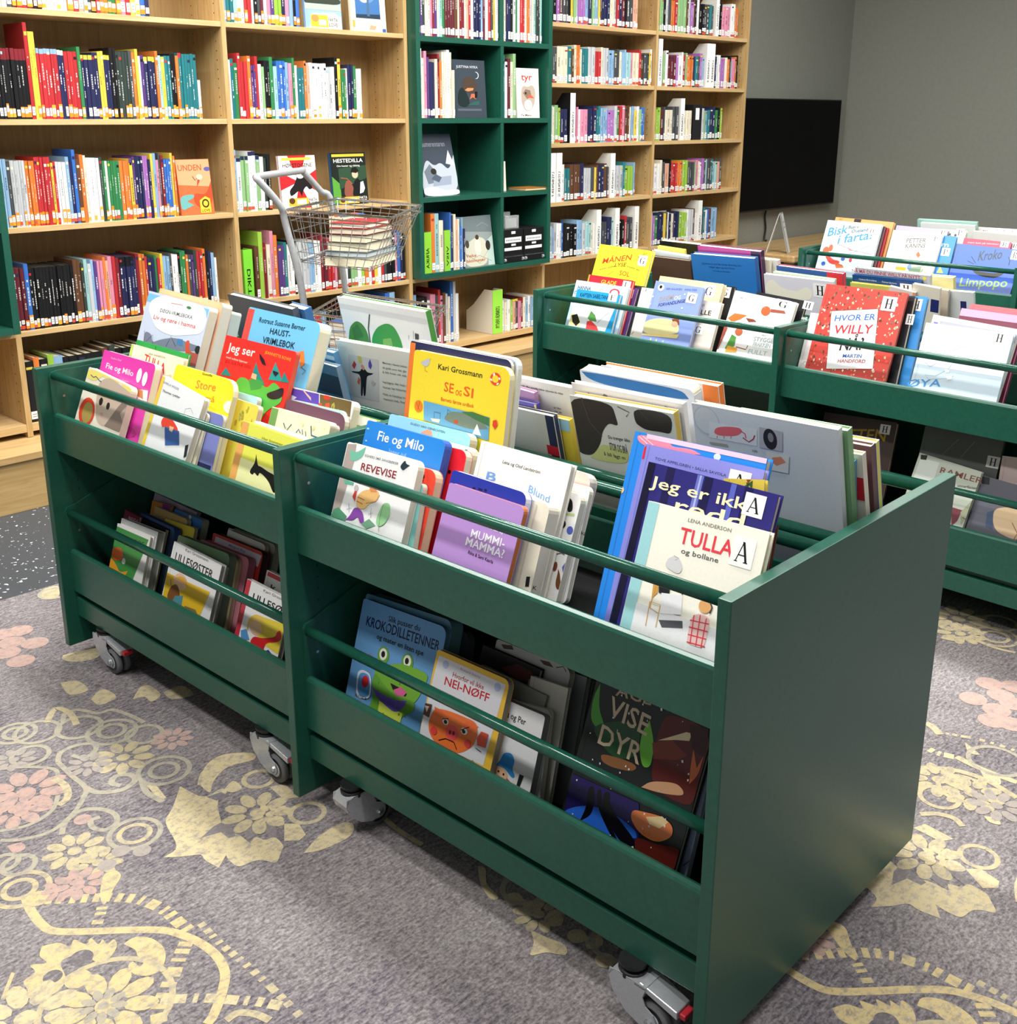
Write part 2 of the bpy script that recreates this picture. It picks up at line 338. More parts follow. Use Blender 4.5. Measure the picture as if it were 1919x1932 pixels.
BOOKD=[
(0,0.05,0.59,20,-4.7,-1.9909,0.0182,0.2222,0.1897,0.018,0.014,'f4ecd8','f4ecd8','e9e0c8',0,'small board book with a grey kitten photo and yellow top edge',[('P','f6e678',[0,190,222,190,254,174,196,176,160,194,139,166,81,189,49,162,-3,161]),('P','cfb9a6',[74,127,66,166,108,190,194,180,241,174,236,120,205,111,148,68,99,73]),('E',100.6,123.4,9.2,10.1,'2a2320'),('E',138.6,121.5,8.2,9.1,'2a2320'),('P','d99a8c',[109,97,125,101,122,91]),('P','8d7a70',[146,72,185,133,207,157,261,153,272,116,242,77]),('P','b9a89c',[201,119,223,143,249,128,227,104]),('E',48.1,82.6,38.8,36.3,'e2492f'),('E',51.8,81.2,25.8,27,'b39a55'),('L','4b3a78',5,[19,173,35,170,46,175,69,169,78,169])]),
(0,0.076,0.59,20,-0.14,-1.9673,0.0006,0.2519,0.2488,0.02,0.012,'e83fae','e83fae','e9e0c8',0,'magenta picture book with a white rabbit behind the kitten book',[('T','Fie og Milo',27.3,204.9,135.1,14.6,'fbeef6',-0),('T','Pauline Oud',42.4,231.1,50.1,5.2,'f7b9df',0.9),('T','og fødselsdagen',54.4,184.9,95.6,5.1,'f7b9df',1.8),('E',189.8,211.5,11.1,18.1,'f6f2f4'),('E',218.3,207.4,10.9,18,'f6f2f4'),('P','f6f2f4',[182,177,245,183,258,155,208,155]),('P','d98a58',[167,181,222,179,231,159,187,164]),('E',195.2,174.7,4.8,5.4,'222222'),('E',194.1,72.3,39.8,13.4,'c92f92')]),
(0,0.1065,0.59,20,-0.47,-1.8964,0.002,0.246,0.2684,0.012,0,'f7f3cf','f7f3cf','e9e0c8',0,'cream picture book with red title and lime spine in far upper tray',[('R','bfd86a',0,0,0.05,1),('T','TULLA',73.6,229.7,102.6,25.4,'d8342c',-9.9),('T','LENA ANDERSON',86.4,254.3,79.8,4.6,'8d8a70',1.4),('P','e9c6a8',[142,207,209,223,233,166,172,159])]),
(0,0.124,0.59,20,-0.65,-1.9055,0.0027,0.2409,0.2746,0.01,0,'2fa24a','2fa24a','e9e0c8',0,'thin green book just behind the cream lime-spined one',[('L','1f3a28',4,[92,271,98,261])]),
(0,0.165,0.59,20,-1.98,-1.9773,0.01,0.2909,0.3839,0.024,0.01,'cfd9ee','cfd9ee','e9e0c8',0,'tall pale blue board book with cloud title and harbour picture',[('R','7fc4ec',0,0.93,1,1),('P','ffffff',[39,321,18,337,20,361,67,382,149,389,217,386,273,377,290,348,281,315,222,303,161,290,110,291,71,298]),('T','DØGN-VRIMLEBOKA:',74.4,338.7,153.4,9.6,'4a4a4e',4.8),('T','Liv og røre i hamna',52,317.3,197,11.4,'d63a40',6.3),('L','d04a48',3,[115,368,170,371]),('E',199.9,368.9,10.8,3.7,'4a8a50'),('P','7d8498',[36,243,26,281,63,278,74,257,110,272,171,288,246,285,286,285,292,273,41,232]),('P','d8563a',[221,287,239,293,248,265,287,267,287,250,240,245]),('P','4a84b8',[184,287,208,289,215,273,187,272]),('P','b55a50',[240,263,303,266,302,235,246,233]),('L','3a4050',3,[26,281,41,251,69,277,81,251]),('L','3a4050',3,[142,259,154,287,185,267]),('E',282.8,275.7,12,10,'2b2b2b'),('N',26,5,0.05,0.28,0.95,0.5,14,('c8523c','5a6a84','e8d8c0','8a5a48'))]),
(0,0.196,0.59,20,-1.11,-1.9738,0.0057,0.2966,0.3914,0.03,0.01,'f0b890','f0b890','e6e2d2',0,'board book with orange top edge behind the cloud title book',[]),
(0,0.232,0.59,20,1.08,-1.948,0,0.2792,0.3608,0.03,0.008,'a8cfd6','a8cfd6','c4d2cc',0,'thick teal grey board book rearmost of the left stack',[]),
(0,0.05,0.59,20,-7.45,-1.6644,0.0246,0.1899,0.2159,0.016,0,'f2f3f4','f2f3f4','e9e0c8',0,'white picture book with yellow spine and a red capped child',[('R','f3d34a',0,0,0.07,1),('T','GUNILLA WOLDE',11.2,201.2,69.6,5.2,'8f949c',2.9),('T','Thomas rydder',18.4,182,78,5.6,'4a4e58',6.4),('P','e8452f',[64,107,51,116,55,130,78,140,101,134,122,126,131,118,73,114]),('P','3a62a8',[72,112,133,121,150,93,96,74]),('P','f0c49a',[90,120,109,122,107,110,94,110]),('L','9aa0a8',2,[131,159,130,174,149,182,166,173]),('T','O',179.5,73,-2.3,3.5,'222222',26.9),('P','26282c',[173,100,184,106,194,80,181,73])]),
(0,0.0705,0.59,20,-3.44,-1.5804,0.0073,0.1212,0.1757,0.006,0.01,'efe6cc','efe6cc','e9e0c8',0,'slim cream board book right behind the white yellow-spined one',[]),
(0,0.079,0.59,20,0.08,-1.5366,0,0.137,0.1785,0.01,0.012,'7f86c8','7f86c8','e9e0c8',0,'small lilac blue board book with dark spine foot',[('R','2a2c58',0,0,1,0.35)]),
(0,0.0905,0.59,20,-0.65,-1.6548,0.0028,0.251,0.2555,0.014,0.035,'ffe62e','ffe62e','e9e0c8',0,'bright yellow round cornered board book with orange title',[('T','Gunnilla',114.7,248.3,40.4,5.5,'3d3a20',1.9),('T','Store',100.1,214.1,80.6,19.7,'f0872a',6.2),('T','og små',91.9,189.3,95,14.2,'f0872a',6),('E',249.1,196.1,23.7,14.3,'fffbe0'),('L','2a2a2a',6,[244,140,253,154,269,149]),('P','2a2a2a',[246,120,268,135,273,114,254,107])]),
(0,0.124,0.59,20,-1.36,-1.4485,0.0024,0.1022,0.203,0.014,0.01,'e8dc58','e8dc58','e9e0c8',0,'small yellow patterned board book with a teal letter',[('L','2c8a8a',6,[44,158,39,174,56,163,51,180]),('N',12,3,0.1,0.5,0.95,0.95,9,('b8ac3c',))]),
(0,0.143,0.59,20,0.24,-1.4745,0,0.099,0.2131,0.012,0.01,'a9d6e4','a9d6e4','e9e0c8',0,'small light blue board book behind the yellow patterned one',[]),
(0,0.162,0.59,20,-0.26,-1.581,0.0013,0.2776,0.3271,0.012,0.008,'ee2f28','ee2f28','d0604a',0,'red forest picture book with white title and black bats',[('T','Jeg ser',18.4,290.9,109.6,21.1,'fff6ea',1.8),('T','JEANNETTE ROWE',164.2,306.6,99.7,7.1,'f4a236',-3.1),('T','med sultne bjørnar',21.6,274.2,87.2,4.9,'f6d0c0',-0.4),('T','JEG SULTNE DEG',20.1,263.2,105.3,7.3,'b82020',0.6),('P','1f8a86',[141,282,135,244,172,246]),('P','2a9a94',[212,293,201,251,253,255]),('P','1f8a86',[251,277,247,254,279,256]),('P','1f8a86',[159,262,161,231,193,237]),('P','1f8a86',[31,252,16,232,59,235]),('P','58b848',[81,226,97,241,130,239,144,220,171,241,203,230,222,250,253,239,271,210,221,184,206,152,192,170,147,179,94,194]),('P','3f9a48',[130,239,155,247,184,243,183,227,146,216]),('P','e8b48a',[137,256,155,255,156,243,135,244]),('P','251a28',[146,304,168,293,181,280,165,282,152,292]),('P','251a28',[209,274,233,272,224,262,214,267]),('P','251a28',[206,220,236,232,264,245,266,221,238,210,213,211])]),
(0,0.207,0.59,20,-0.85,-1.5819,0.0042,0.282,0.3881,0.034,0.02,'74c4ec','74c4ec','efe8d0',0,'large sky blue rounded board book with red spine',[('R','f05048',-0.03,0,0.09,1),('T','Rotraut Susanne Berner',52.6,357.6,177.6,12.3,'16364e',4.8),('T','HAUST-',103.9,336.8,78.5,14.5,'10283c',2.6),('T','VRIMLEBOK',84,312.4,124.4,15.4,'10283c',4),('P','f08a3c',[230,314,244,318,259,290,246,279]),('L','1d5a7a',4,[250,280,268,275,259,265])]),
(0,0.18,0.59,20,0.93,-1.3328,0,0.2428,0.2424,0.02,0.016,'f0ece4','f0ece4','e9e0c8',0,'white edged photo board book of tomatoes and a purple panel',[('P','5a46a8',[2,239,122,241,130,218,7,215]),('P','d8b0a0',[61,243,67,244,98,229,101,222]),('P','6a5a34',[125,241,233,242,238,209,134,215]),('N',34,9,0.5,0.55,0.95,0.93,16,('c8503a','a8a04a','d8d0b0','6a7a34')),('E',150.6,237.5,12.9,5.5,'c83a2c'),('P','c8c8e8',[9,227,50,222,40,214,10,215])]),
(0,0.154,0.59,20,0.28,-1.2857,0,0.2057,0.2239,0.015,0.022,'6d4a5c','6d4a5c','e9e0c8',0,'plum board book between the cream and the tomato ones',[]),
(0,0.1705,0.59,20,2.01,-1.2745,0,0.1807,0.2194,0.008,0.02,'a8d4cc','a8d4cc','e9e0c8',0,'thin pale teal board book behind the plum one',[]),
(0,0.124,0.59,20,0.63,-1.294,0,0.2064,0.211,0.018,0.01,'f6f2c8','f6f2c8','e9e0c8',0,'cream board book with green spine and hand painted blue letters',[('R','7aa85a',0,0,0.12,1),('L','3a6a8a',7,[52,183,67,168,80,185]),('L','3a6a8a',6,[101,170,107,179,116,172]),('L','3a6a8a',5,[119,181,124,170]),('L','3a6a8a',5,[131,179,136,169]),('L','3a6a8a',8,[145,193,153,174,173,173]),('N',20,2,0.2,0.4,0.95,0.95,7,('e8d898',))]),
(0,0.144,0.59,20,1.22,-1.2504,0,0.1639,0.1989,0.009,0.01,'f1eee2','f1eee2','e9e0c8',0,'thin white board book behind the hand lettered cream one',[]),
(0,0.077,0.59,20,-0.88,-1.2898,0.0027,0.1789,0.1882,0.012,0.012,'d9c6ea','d9c6ea','e9e0c8',0,'lavender book standing behind the dachshund book',[]),
(0,0.05,0.59,20,-1.16,-1.2954,0.0041,0.2039,0.1905,0.024,0,'e8ea5c','e8ea5c','e8d8a0',0,'lime yellow book with orange spine and black dachshund',[('R','f0b060',-0.01,0,0.12,1),('T','Her kommer',79.5,166.9,73.3,5.6,'8a8a30',1.1),('R','f4f2b0',0.12,0,1,0.6),('P','141212',[73,133,77,115,64,92,79,88,82,96,98,89,99,101,135,90,159,70,167,72,153,106,128,107,98,112,88,111]),('L','141212',3,[82,108,74,131])]),
(0,0.212,0.59,20,0.26,-1.1174,0,0.0735,0.2091,0.016,0,'b8dc58','b8dc58','e9e0c8',0,'lime green book beside the middle panel of the front trolley',[('R','f2f0e0',0,0.9,1,1)]),
(0,0.05,0.59,20,0.82,-0.9436,0,0.2055,0.2176,0.017,0.016,'f6f5f3','f6f5f3','e9e0c8',0,'white board book with a fox among green trees',[('P','b8a8a0',[2,213,27,218,31,184,21,80,-7,77]),('P','7cc4a8',[12,204,32,201,55,217,53,197,33,184,19,184]),('P','6ab49a',[13,145,44,145,44,139,18,137]),('T','EGNERS SMÅ SANGBØKER',57.6,199,94.5,4.7,'8a8e90',1.9),('T','REVEVISE',54.1,171.9,99.1,14.7,'9a3038',3),('P','2a3a48',[157,199,168,214,172,207,183,206,173,198,168,193]),('P','d84a40',[49,118,52,131,58,132,59,111]),('E',54.5,136.4,6.3,6.2,'c8c0c0'),('P','f0c07a',[60,120,74,136,107,146,121,140,119,124,99,116,90,102,67,100]),('L','c88a4a',3,[90,114,115,123,122,137]),('L','b86a3a',3,[64,121,84,119]),('L','b86a3a',3,[63,113,82,111]),('P','e8905a',[88,148,106,150,113,141,96,138]),('P','8a4aa8',[62,102,87,98,99,76,88,73,76,86,66,75,44,71,54,81]),('P','5a9a78',[5,83,17,90,46,79,44,69,0,69]),('P','78a888',[90,74,109,88,130,80,106,68]),('L','7a6a9a',2,[44,104,50,87,54,97,41,91]),('L','7a6a9a',2,[108,109,112,91,115,101,104,96]),('P','9cd49a',[128,86,130,105,137,125,154,129,162,112,154,89,139,79]),('L','6a6a5a',2,[138,122,137,97,141,72])]),
(0,0.069,0.59,20,5.67,-0.8317,0,0.1121,0.1652,0.013,0.01,'86ccc4','86ccc4','e9e0c8',0,'teal board book peeping out behind the fox book',[]),
(0,0.085,0.59,20,1.57,-0.8717,0,0.1532,0.194,0.021,0.02,'f04a34','f04a34','f0c8a8',0,'orange red board book with round corners behind the fox book',[('T','a!',108,169.2,15.6,12.7,'3a1410',0)]),
(0,0.112,0.59,20,0.18,-0.9692,0,0.2256,0.2442,0.02,0.014,'2a86dc','2a86dc','4a6ac8',0,'bright blue picture book with white hand lettered title',[('T','Fie og Milo',40,210.9,132.2,19.5,'f2f8ff',3.1),('T','lager jul',80.6,193.2,48.8,8.4,'8ac0f0',0.4),('E',6.9,227.4,3.8,2,'a8d4f8'),('E',9.5,203.3,2.8,1.6,'a8d4f8'),('E',-16.4,234.6,2.9,1.6,'a8d4f8')]),
(0,0.14,0.59,20,1.96,-0.8665,0,0.1635,0.2212,0.02,0.016,'ea2330','ea2330','e9e0c8',0,'red board book with yellow claws below the blue one',[('E',117,174.5,4.2,3.7,'2a1210'),('E',129.5,175.9,4.1,3.7,'2a1210'),('P','f6c83a',[91,102,101,97,105,27,90,45]),('P','f6c83a',[100,85,114,75,117,29,105,48]),('L','2a1210',4,[91,102,89,64,109,26]),('L','2a1210',4,[107,99,117,57,118,28])]),
(0,0.163,0.59,20,0.56,-0.8748,0,0.1621,0.2239,0.02,0.02,'f0eee4','f0eee4','e9e0c8',0,'white board book with green edge line behind red one',[('R','5a9a78',0.86,0,0.9,0.98)]),
(0,0.19,0.59,20,0.54,-0.9875,0,0.2364,0.2387,0.021,0.018,'9ad6f0','9ad6f0','e9e0c8',0,'light blue board book with tiny author line and orange point',[('T','GUIDO VAN GENECHTEN',64.8,227.3,100.2,4.4,'4a6a7a',-0.3),('P','f0a080',[99,216,115,226,129,225,134,216])]),
(0,0.262,0.59,9,0.37,-0.9605,0,0.2688,0.3598,0.014,0.022,'ffe33c','ffe33c','e9e0c8',0,'large yellow board book with gull,lifebuoy and harbour picture',[('T','Kari Grossmann',73.6,330.2,123.1,11.4,'2a2a20',0.4),('T','SE',95.7,289.3,27.5,19.6,'f06a28',-0.4),('T','OG',128.9,286.6,17,11.3,'f06a28',0.5),('T','SI',150.9,290.2,26.8,19.3,'f06a28',-1.9),('T','Barnets første ordbok',90.1,269,92.3,7.6,'e8742c',0.8),('P','c8ccd0',[22,337,34,342,40,346,49,347,48,337,40,329,30,331]),('L','d8a040',3,[35,330,37,322,45,320]),('L','d8a040',2,[47,347,52,347]),('E',232.4,334.4,14.2,12.2,'f0542c'),('E',232.4,334.4,8.4,7.3,'ffe33c'),('P','fff6ea',[224,343,229,346,231,341,227,339]),('P','fff6ea',[237,327,242,329,242,325,237,323]),('P','fff6ea',[219,334,224,333,225,329,219,330]),('P','fff6ea',[241,339,246,338,245,334,241,335]),('E',27.9,247,11.9,12.4,'f0862c'),('L','b85a18',3,[21,254,33,238]),('L','b85a18',3,[31,258,27,239]),('P','6aaed8',[42,261,228,259,231,214,47,222]),('P','7a8a78',[104,236,116,251,142,255,164,256,209,251,228,236,177,226,114,231]),('P','4a7a4a',[151,257,181,262,227,258,229,242,192,248]),('P','c8563a',[133,238,145,238,145,232,134,231]),('P','fafafa',[197,241,211,220,187,219]),('P','e8e0d0',[67,229,95,232,92,224,73,224]),('L','4a3a28',2,[114,244,113,255,121,252]),('L','5a4a30',2,[77,231,76,244,94,244,94,232]),('P','e8482c',[238,255,247,258,251,249,245,239,238,245])]),
(0,0.279,0.59,9,0.17,-0.9933,0,0.2859,0.3711,0.011,0.016,'2c3058','2c3058','e9e0c8',0,'navy board book with orange spine behind the yellow one',[('R','f4823a',-0.01,0,0.055,1)]),
(0,0.2925,0.59,9,0.41,-0.9904,0,0.2905,0.3717,0.012,0.02,'e6eef4','e6eef4','e6e6da',0,'white board book with blue stripe at back of yellow one',[('R','8ac4e8',0,0.955,1,0.98)]),
(0,0.13,0.59,20,0.1,-0.6734,0,0.2165,0.2568,0.016,0,'faf6ea','faf6ea','efe8d0',0,'cream picture book with big pale blue letters',[('T','Lena og Olof Landström',62,227.5,90.6,6.1,'4a4a44',-0.4),('T','B',32.1,189.6,23.5,16.8,'7aa8e0',2.2),('T','Blund',135.7,190.9,51.1,13.6,'7aa8e0',-8.3)]),
(0,0.066,0.59,20,-0.7,-0.6734,0.0022,0.1822,0.2154,0.018,0.016,'2c3aa8','2c3aa8','e8e6f0',0,'royal blue board book behind the mauve one',[('L','16184a',8,[58,195,64,196]),('L','16184a',8,[71,197,81,197]),('E',88.4,198.3,3.3,2.3,'16184a')]),
(0,0.05,0.59,20,-0.56,-0.6588,0.0018,0.1821,0.1991,0.013,0.012,'bd93d6','bd93d6','c8763a',0,'mauve board book with white block letter title',[('T','KATTEN,',90.1,146.1,58,11.6,'fbf6ff',-2.3),('T','MUMMI-',79.3,120.3,79.6,14.8,'fbf6ff',2.4),('T','MAMMA?',72.3,104,90.7,15.3,'fbf6ff',1),('T','Riina & Sami Kaarla',83.4,91.3,60.1,6.3,'3a2a4a',-1)]),
(0,0.09,0.59,20,0.8,-0.5688,0,0.1186,0.1961,0.03,0.014,'f1ead2','f1ead2','e9e0c8',0,'thick cream board book with rounded top beside the mauve one',[('T','K',122,50.5,8.3,7.2,'2a2a22',1.2),('P','26282a',[103,68,111,70,113,53,105,51]),('P','26282a',[136,67,143,69,145,54,136,52]),('R','dcd2b4',0.74,0,0.77,0.97)]),
(0,0.153,0.59,20,-0.33,-0.5257,0.0005,0.0879,0.2026,0.017,0.014,'fbfaf6','fbfaf6','e9e0c8',0,'white animal board book with kangaroo and goat pictures',[('P','1e1c1c',[57,181,58,193,70,190,76,172,67,167,63,174]),('P','c8d898',[60,165,81,169,82,164,61,161]),('E',80,138.7,6.9,7.2,'5a6ac8'),('E',61,145.2,7.7,7.2,'2a2626'),('P','6a6ab8',[83,74,93,84,103,80,105,69,92,65]),('P','7a4a2a',[77,61,76,69,82,62,88,47,111,39,97,38,83,34,77,44]),('L','3a2a1a',2,[99,42,113,38]),('E',68,71.2,4.9,8.3,'8a4a34'),('L','3a3632',3,[62,91,74,97,82,96])]),
(0,0.174,0.59,20,1.66,-0.5235,0,0.0917,0.2088,0.012,0.012,'f3f2ee','f3f2ee','e9e0c8',0,'white board book with black letters behind the animal book',[('T','ka',92.4,125.9,11.2,6.9,'222222',0.5),('E',105.6,78,8.2,13.7,'8ac848')]),
(0,0.19,0.59,20,-1.12,-0.5654,0.0021,0.1093,0.2258,0.022,0.02,'f2c6bc','f2c6bc','d8d4c8',0,'pale pink topped board book at end of the cream row',[('R','f4f0ea',0,0,1,0.8)]),
(0,0.142,0.59,20,1.18,-0.3478,0,0.2477,0.3346,0.02,0,'2a8ae4','2a8ae4','e9e0c8',0,'tall blue picture book with pink fan flower at the rear',[('P','f48aa0',[5,329,28,331,74,336,72,321,114,325,133,319,89,312,30,313,11,318]),('L','fbe0e4',3,[10,327,29,318]),('L','fbe0e4',3,[17,329,41,318]),('R','f4c8d8',0.1,0.975,1,1),('E',162.2,320.8,6.3,5.6,'d8ecfa'),('E',-1.5,234.2,6,6,'f0c890')]),
(0,0.121,0.59,20,0.94,-0.3113,0,0.2204,0.3251,0.015,0,'8e8fe0','8e8fe0','e8dcc0',0,'lavender blue picture book with red tape patch at corner',[('P','e02a3a',[-13,319,4,323,5,301,-12,300]),('T','TOVE APPELGREN • SALLA SAVOLA',25,303.9,134,4.2,'55588e',-1.4),('S','A',163.4,284.6,37.5,31.4),('P','f3e2b8',[-21,201,-13,203,-14,133,-34,128]),('E',-20.8,183.6,7.7,10.3,'e0303a')]),
(0,0.072,0.59,20,-0.17,-0.2715,0.0007,0.2296,0.3154,0.016,0,'2e2a78','2e2a78','e9e0c8',0,'navy striped picture book with big cream lettering and sticker',[('R','1e1a4c',0.16,0,0.22,1),('R','6a74c8',0.4,0,0.45,1),('R','191646',0.46,0,0.52,1),('R','5c66c4',0.66,0,0.7,1),('R','1c1850',0.76,0,0.82,1),('R','141230',0,0,0.06,1),('R','a8b0e4',0.42,0.3,0.435,1),('T','Jeg er ikke',12.4,278.5,191.8,18.4,'fbf0c4',3),('T','redd',66.5,252.2,120.6,22,'fbf0c4',1.5),('S','A',178.7,274.9,34.1,33.6)]),
(0,0.05,0.59,20,0.82,-0.2359,0,0.21,0.2658,0.015,0,'fdfaea','fdfaea','e8e0b8',0,'cream picture book with red title,big letter sticker,teal spine',[('R','a4dade',0,0,0.1,1),('T','LENA ANDERSON',75.6,250.6,74.3,5.6,'8f8c7e',1.2),('T','TULLA',67.8,216.7,92,25,'ee4450',0.5),('T','og bollane',76.1,202.8,64.6,7.7,'6a6a66',1.2),('S','A',157.3,206.8,36.8,43.5),('P','dcdcdc',[54,177,57,189,66,196,79,193,86,181,81,170]),('L','888888',2,[66,196,76,194,70,190]),('R','f3f3f4',0.1,0,1,0.42),('P','d8a24a',[41,157,52,158,53,135,45,124]),('P','222226',[51,155,71,158,74,136,55,136]),('P','222226',[89,159,95,158,96,143,92,146]),('P','f2f2f4',[60,137,96,143,101,115,66,107]),('L','d8a860',4,[47,147,46,110,64,106]),('L','d8a860',4,[46,82,44,119,63,119,64,85]),('P','55585c',[66,97,106,107,109,97,74,88]),('E',136.7,138.1,10.4,9.9,'e8b070'),('L','3a2a2a',5,[142,148,149,139,147,130]),('L','3a2a2a',3,[136,149,131,153]),('P','f0c8c4',[119,119,132,126,151,124,151,95,150,78,122,78,120,86]),('L','e0404a',4,[118,112,150,115]),('L','e0404a',4,[119,102,151,104]),('L','e0404a',4,[120,91,151,93]),('L','e0404a',4,[121,80,152,82]),('L','e0404a',4,[123,121,127,79]),('L','e0404a',4,[133,124,137,79]),('L','e0404a',4,[144,122,146,79])]),
(0,0.09,0.59,20,3.94,-0.1241,0,0.0983,0.2592,0.012,0,'5a2e22','5a2e22','e9e0c8',0,'dark brown book standing right behind the teal spined one',[]),
(0,0.104,0.59,20,10.76,-0.0933,0,0.0685,0.3133,0.012,0,'d8c04a','d8c04a','e9e0c8',0,'yellow patterned book half hidden by the navy striped one',[('N',20,8,0.5,0.3,1,1,10,('3a5a2a','8a3a2a'))]),
(0,0.56,0.59,-14,-0.13,-1.3902,0.0007,0.3054,0.4116,0.02,0,'fafafa','5aa04a','e9e0c8',1,'large white book back cover with a green torn paper apple',[('R','e4e4e8',0,0.93,1,0.96),('P','4a8f34',[5,301,21,337,52,358,74,352,86,330,82,292,5,293]),('P','2fa043',[98,323,125,351,164,367,189,361,202,331,203,301,87,289]),('P','7cc060',[138,323,168,330,168,310,129,296]),('P','3a7a2a',[29,334,55,350,68,319,28,305]),('L','4a4440',9,[109,381,92,343,86,301]),('L','55565a',2,[234,347,230,335]),('L','55565a',2,[253,360,247,339]),('P','3a3a3e',[257,355,269,354,265,340,253,340])]),
(0,0.49,0.59,-14,1.72,-1.3322,0,0.2589,0.3192,0.013,0,'f1efe8','f1efe8','e9e0c8',1,'pale grey back cover showing a man juggling coloured paper',[('P','dcdcdc',[35,287,144,287,106,175,-5,178]),('P','161416',[31,244,63,246,72,256,85,257,90,248,112,249,105,244,86,239,78,224,60,183,52,182,61,209,48,181,41,181,57,221,60,240,34,240]),('E',78.6,259.7,6.2,7.3,'e09a88'),('P','c83a3a',[39,259,52,273,57,264,44,250]),('P','d8cc60',[70,288,83,287,80,271,68,269]),('P','5450b8',[104,274,114,285,115,269,106,258,101,264]),('P','d8683a',[52,232,57,225,48,211,42,216]),('P','c8c4b8',[101,231,113,225,100,215,94,222]),('T','Mannen i denne boken',156.8,279.8,82.7,5,'77776e',0.6),('T','så godt som det går',152.3,267.3,82.1,5,'77776e',1.1),('T','å bli hun vil stå',148.2,256,82.2,5,'77776e',1),('T','hun maler,liten og',144.7,243.2,81.6,5.1,'77776e',1.5),('T','heldigvis blir hun i',139.9,229.6,82.3,5.1,'77776e',2.6),('T','humør før historien',136.1,216.2,81.5,5.1,'77776e',2.7),('T','Nok en klassiker fra',129.7,198.1,80.3,5.2,'77776e',1.3),('T','mannen bak. Den',126.8,185.4,77.9,5.2,'77776e',1.9)]),
(0,0.6,0.59,-14,-1.88,-1.9492,0.0095,0.2896,0.3413,0.02,0,'5c6470','5c6470','e9e0c8',1,'dark slate book at the far left of the rear tray',[]),
(0,0.625,0.59,-14,-3.2,-1.7329,0.0046,0.0817,0.3389,0.025,0,'4a7ab4','4a7ab4','e9e0c8',1,'mid blue book behind the dark slate one',[]),
(0,0.475,0.59,-14,-0.92,-1.4482,0.0016,0.1018,0.2873,0.018,0,'7ab4e0','7ab4e0','e9e0c8',1,'sky blue book low in rear tray left of grey back cover',[('R','d8ecf8',0,0.93,1,0.97)]),
(0,0.455,0.59,-14,-1.67,-1.4354,0.0033,0.1114,0.259,0.014,0,'9cb8d4','9cb8d4','e9e0c8',1,'pale blue book under the sky blue one in rear tray',[('R','5a6a80',0,0.7,1,0.9)]),
(0,0.51,0.59,-14,0.72,-0.8142,0,0.1761,0.315,0.012,0,'eceae2','eceae2','e9e0c8',1,'off white back cover with small printed text lines',[('T','utbrekk. Men plutselig dukker nykomlen fra virker',33.5,296,119.7,4.5,'55554e',0.2),('T','og nytelsen tar,leses an historia',68.9,287.6,72.1,4.4,'55554e',-0.6),('T','er lita',121,261.3,19,4.4,'55554e',0.7),('T','ner en',121.6,253.5,18.9,4.4,'55554e',-0)]),
(0,0.492,0.59,-14,-3.28,-0.8263,0.0047,0.0821,0.294,0.012,0,'c89ac8','c89ac8','e9e0c8',1,'pink and lilac book left of the printed text back cover',[]),
(0,0.478,0.59,-14,0.62,-0.799,0,0.0894,0.2734,0.011,0,'5a52b0','5a52b0','e9e0c8',1,'violet book with yellow edge in the rear tray',[('R','e8d080',0.93,0,1,1)]),
(0,0.462,0.59,-14,0.81,-0.8086,0,0.1552,0.2602,0.014,0,'d5d4cc','2c3454','e9e0c8',1,'grey back cover with navy and red taped spine',[('R','2c3454',0.86,0,1,1),('R','c8283a',0.8,0.66,1,0.74)]),
(0,0.48,0.59,-14,1.07,-0.6758,0,0.0475,0.2538,0.012,0,'f0d84a','f0d84a','e9e0c8',1,'yellow book squeezed beside the taped spine',[('R','a8d8ec',0,0.9,1,1)]),
(0,0.465,0.59,-14,1.95,-0.5974,0,0.2379,0.3173,0.018,0,'d9dcd4','e8c860','e9e0c8',1,'book showing a huge dark bear head and grass',[('P','3a3634',[0,316,101,316,106,289,109,270,86,274,67,252,58,225,34,195,4,192,-15,211,-12,257]),('P','2c2a28',[149,315,236,317,229,275,205,276,175,274,162,278,150,285]),('P','c8d088',[35,198,62,226,83,223,125,222,116,192,54,186,26,190]),('T','Du trenger ikke',79.3,239.8,51.1,7.2,'4a4a46',1.6),('T','STOR OG BRÅ',79.1,216,42.1,16.4,'4a4a46',-1.3),('T','å bli lagt m',61.9,201.5,50.9,8,'4a4a46',-0.5),('L','4a4a3a',4,[114,312,140,304,131,294]),('L','4a4a3a',4,[162,314,182,295]),('L','55504c',5,[30,317,41,266,65,242])]),
(0,0.487,0.59,-14,0.76,-0.614,0,0.2554,0.3377,0.012,0,'f2eeec','f2eeec','e9e0c8',1,'pinkish white book with scattered grey stars',[('N',16,4,0.05,0.6,0.95,0.96,12,('9a8a84','a89a94'))]),
(0,0.53,0.59,-14,0.71,-0.6262,0,0.2623,0.3561,0.026,0.012,'e4e8ec','e4e8ec','e9e0c8',1,'book with a blue whale shaped picture on top',[('P','2f78b8',[5,352,57,354,127,353,237,352,251,336,225,332,124,331,53,333,17,340])]),
(0,0.575,0.59,-14,0.49,-0.6098,0,0.2674,0.3591,0.018,0,'ecd9cc','f08238','e9e0c8',1,'beige book with orange spine band at the rear',[('R','f08238',0.875,0,1,1),('R','3a62b0',0,0.93,0.09,1)]),
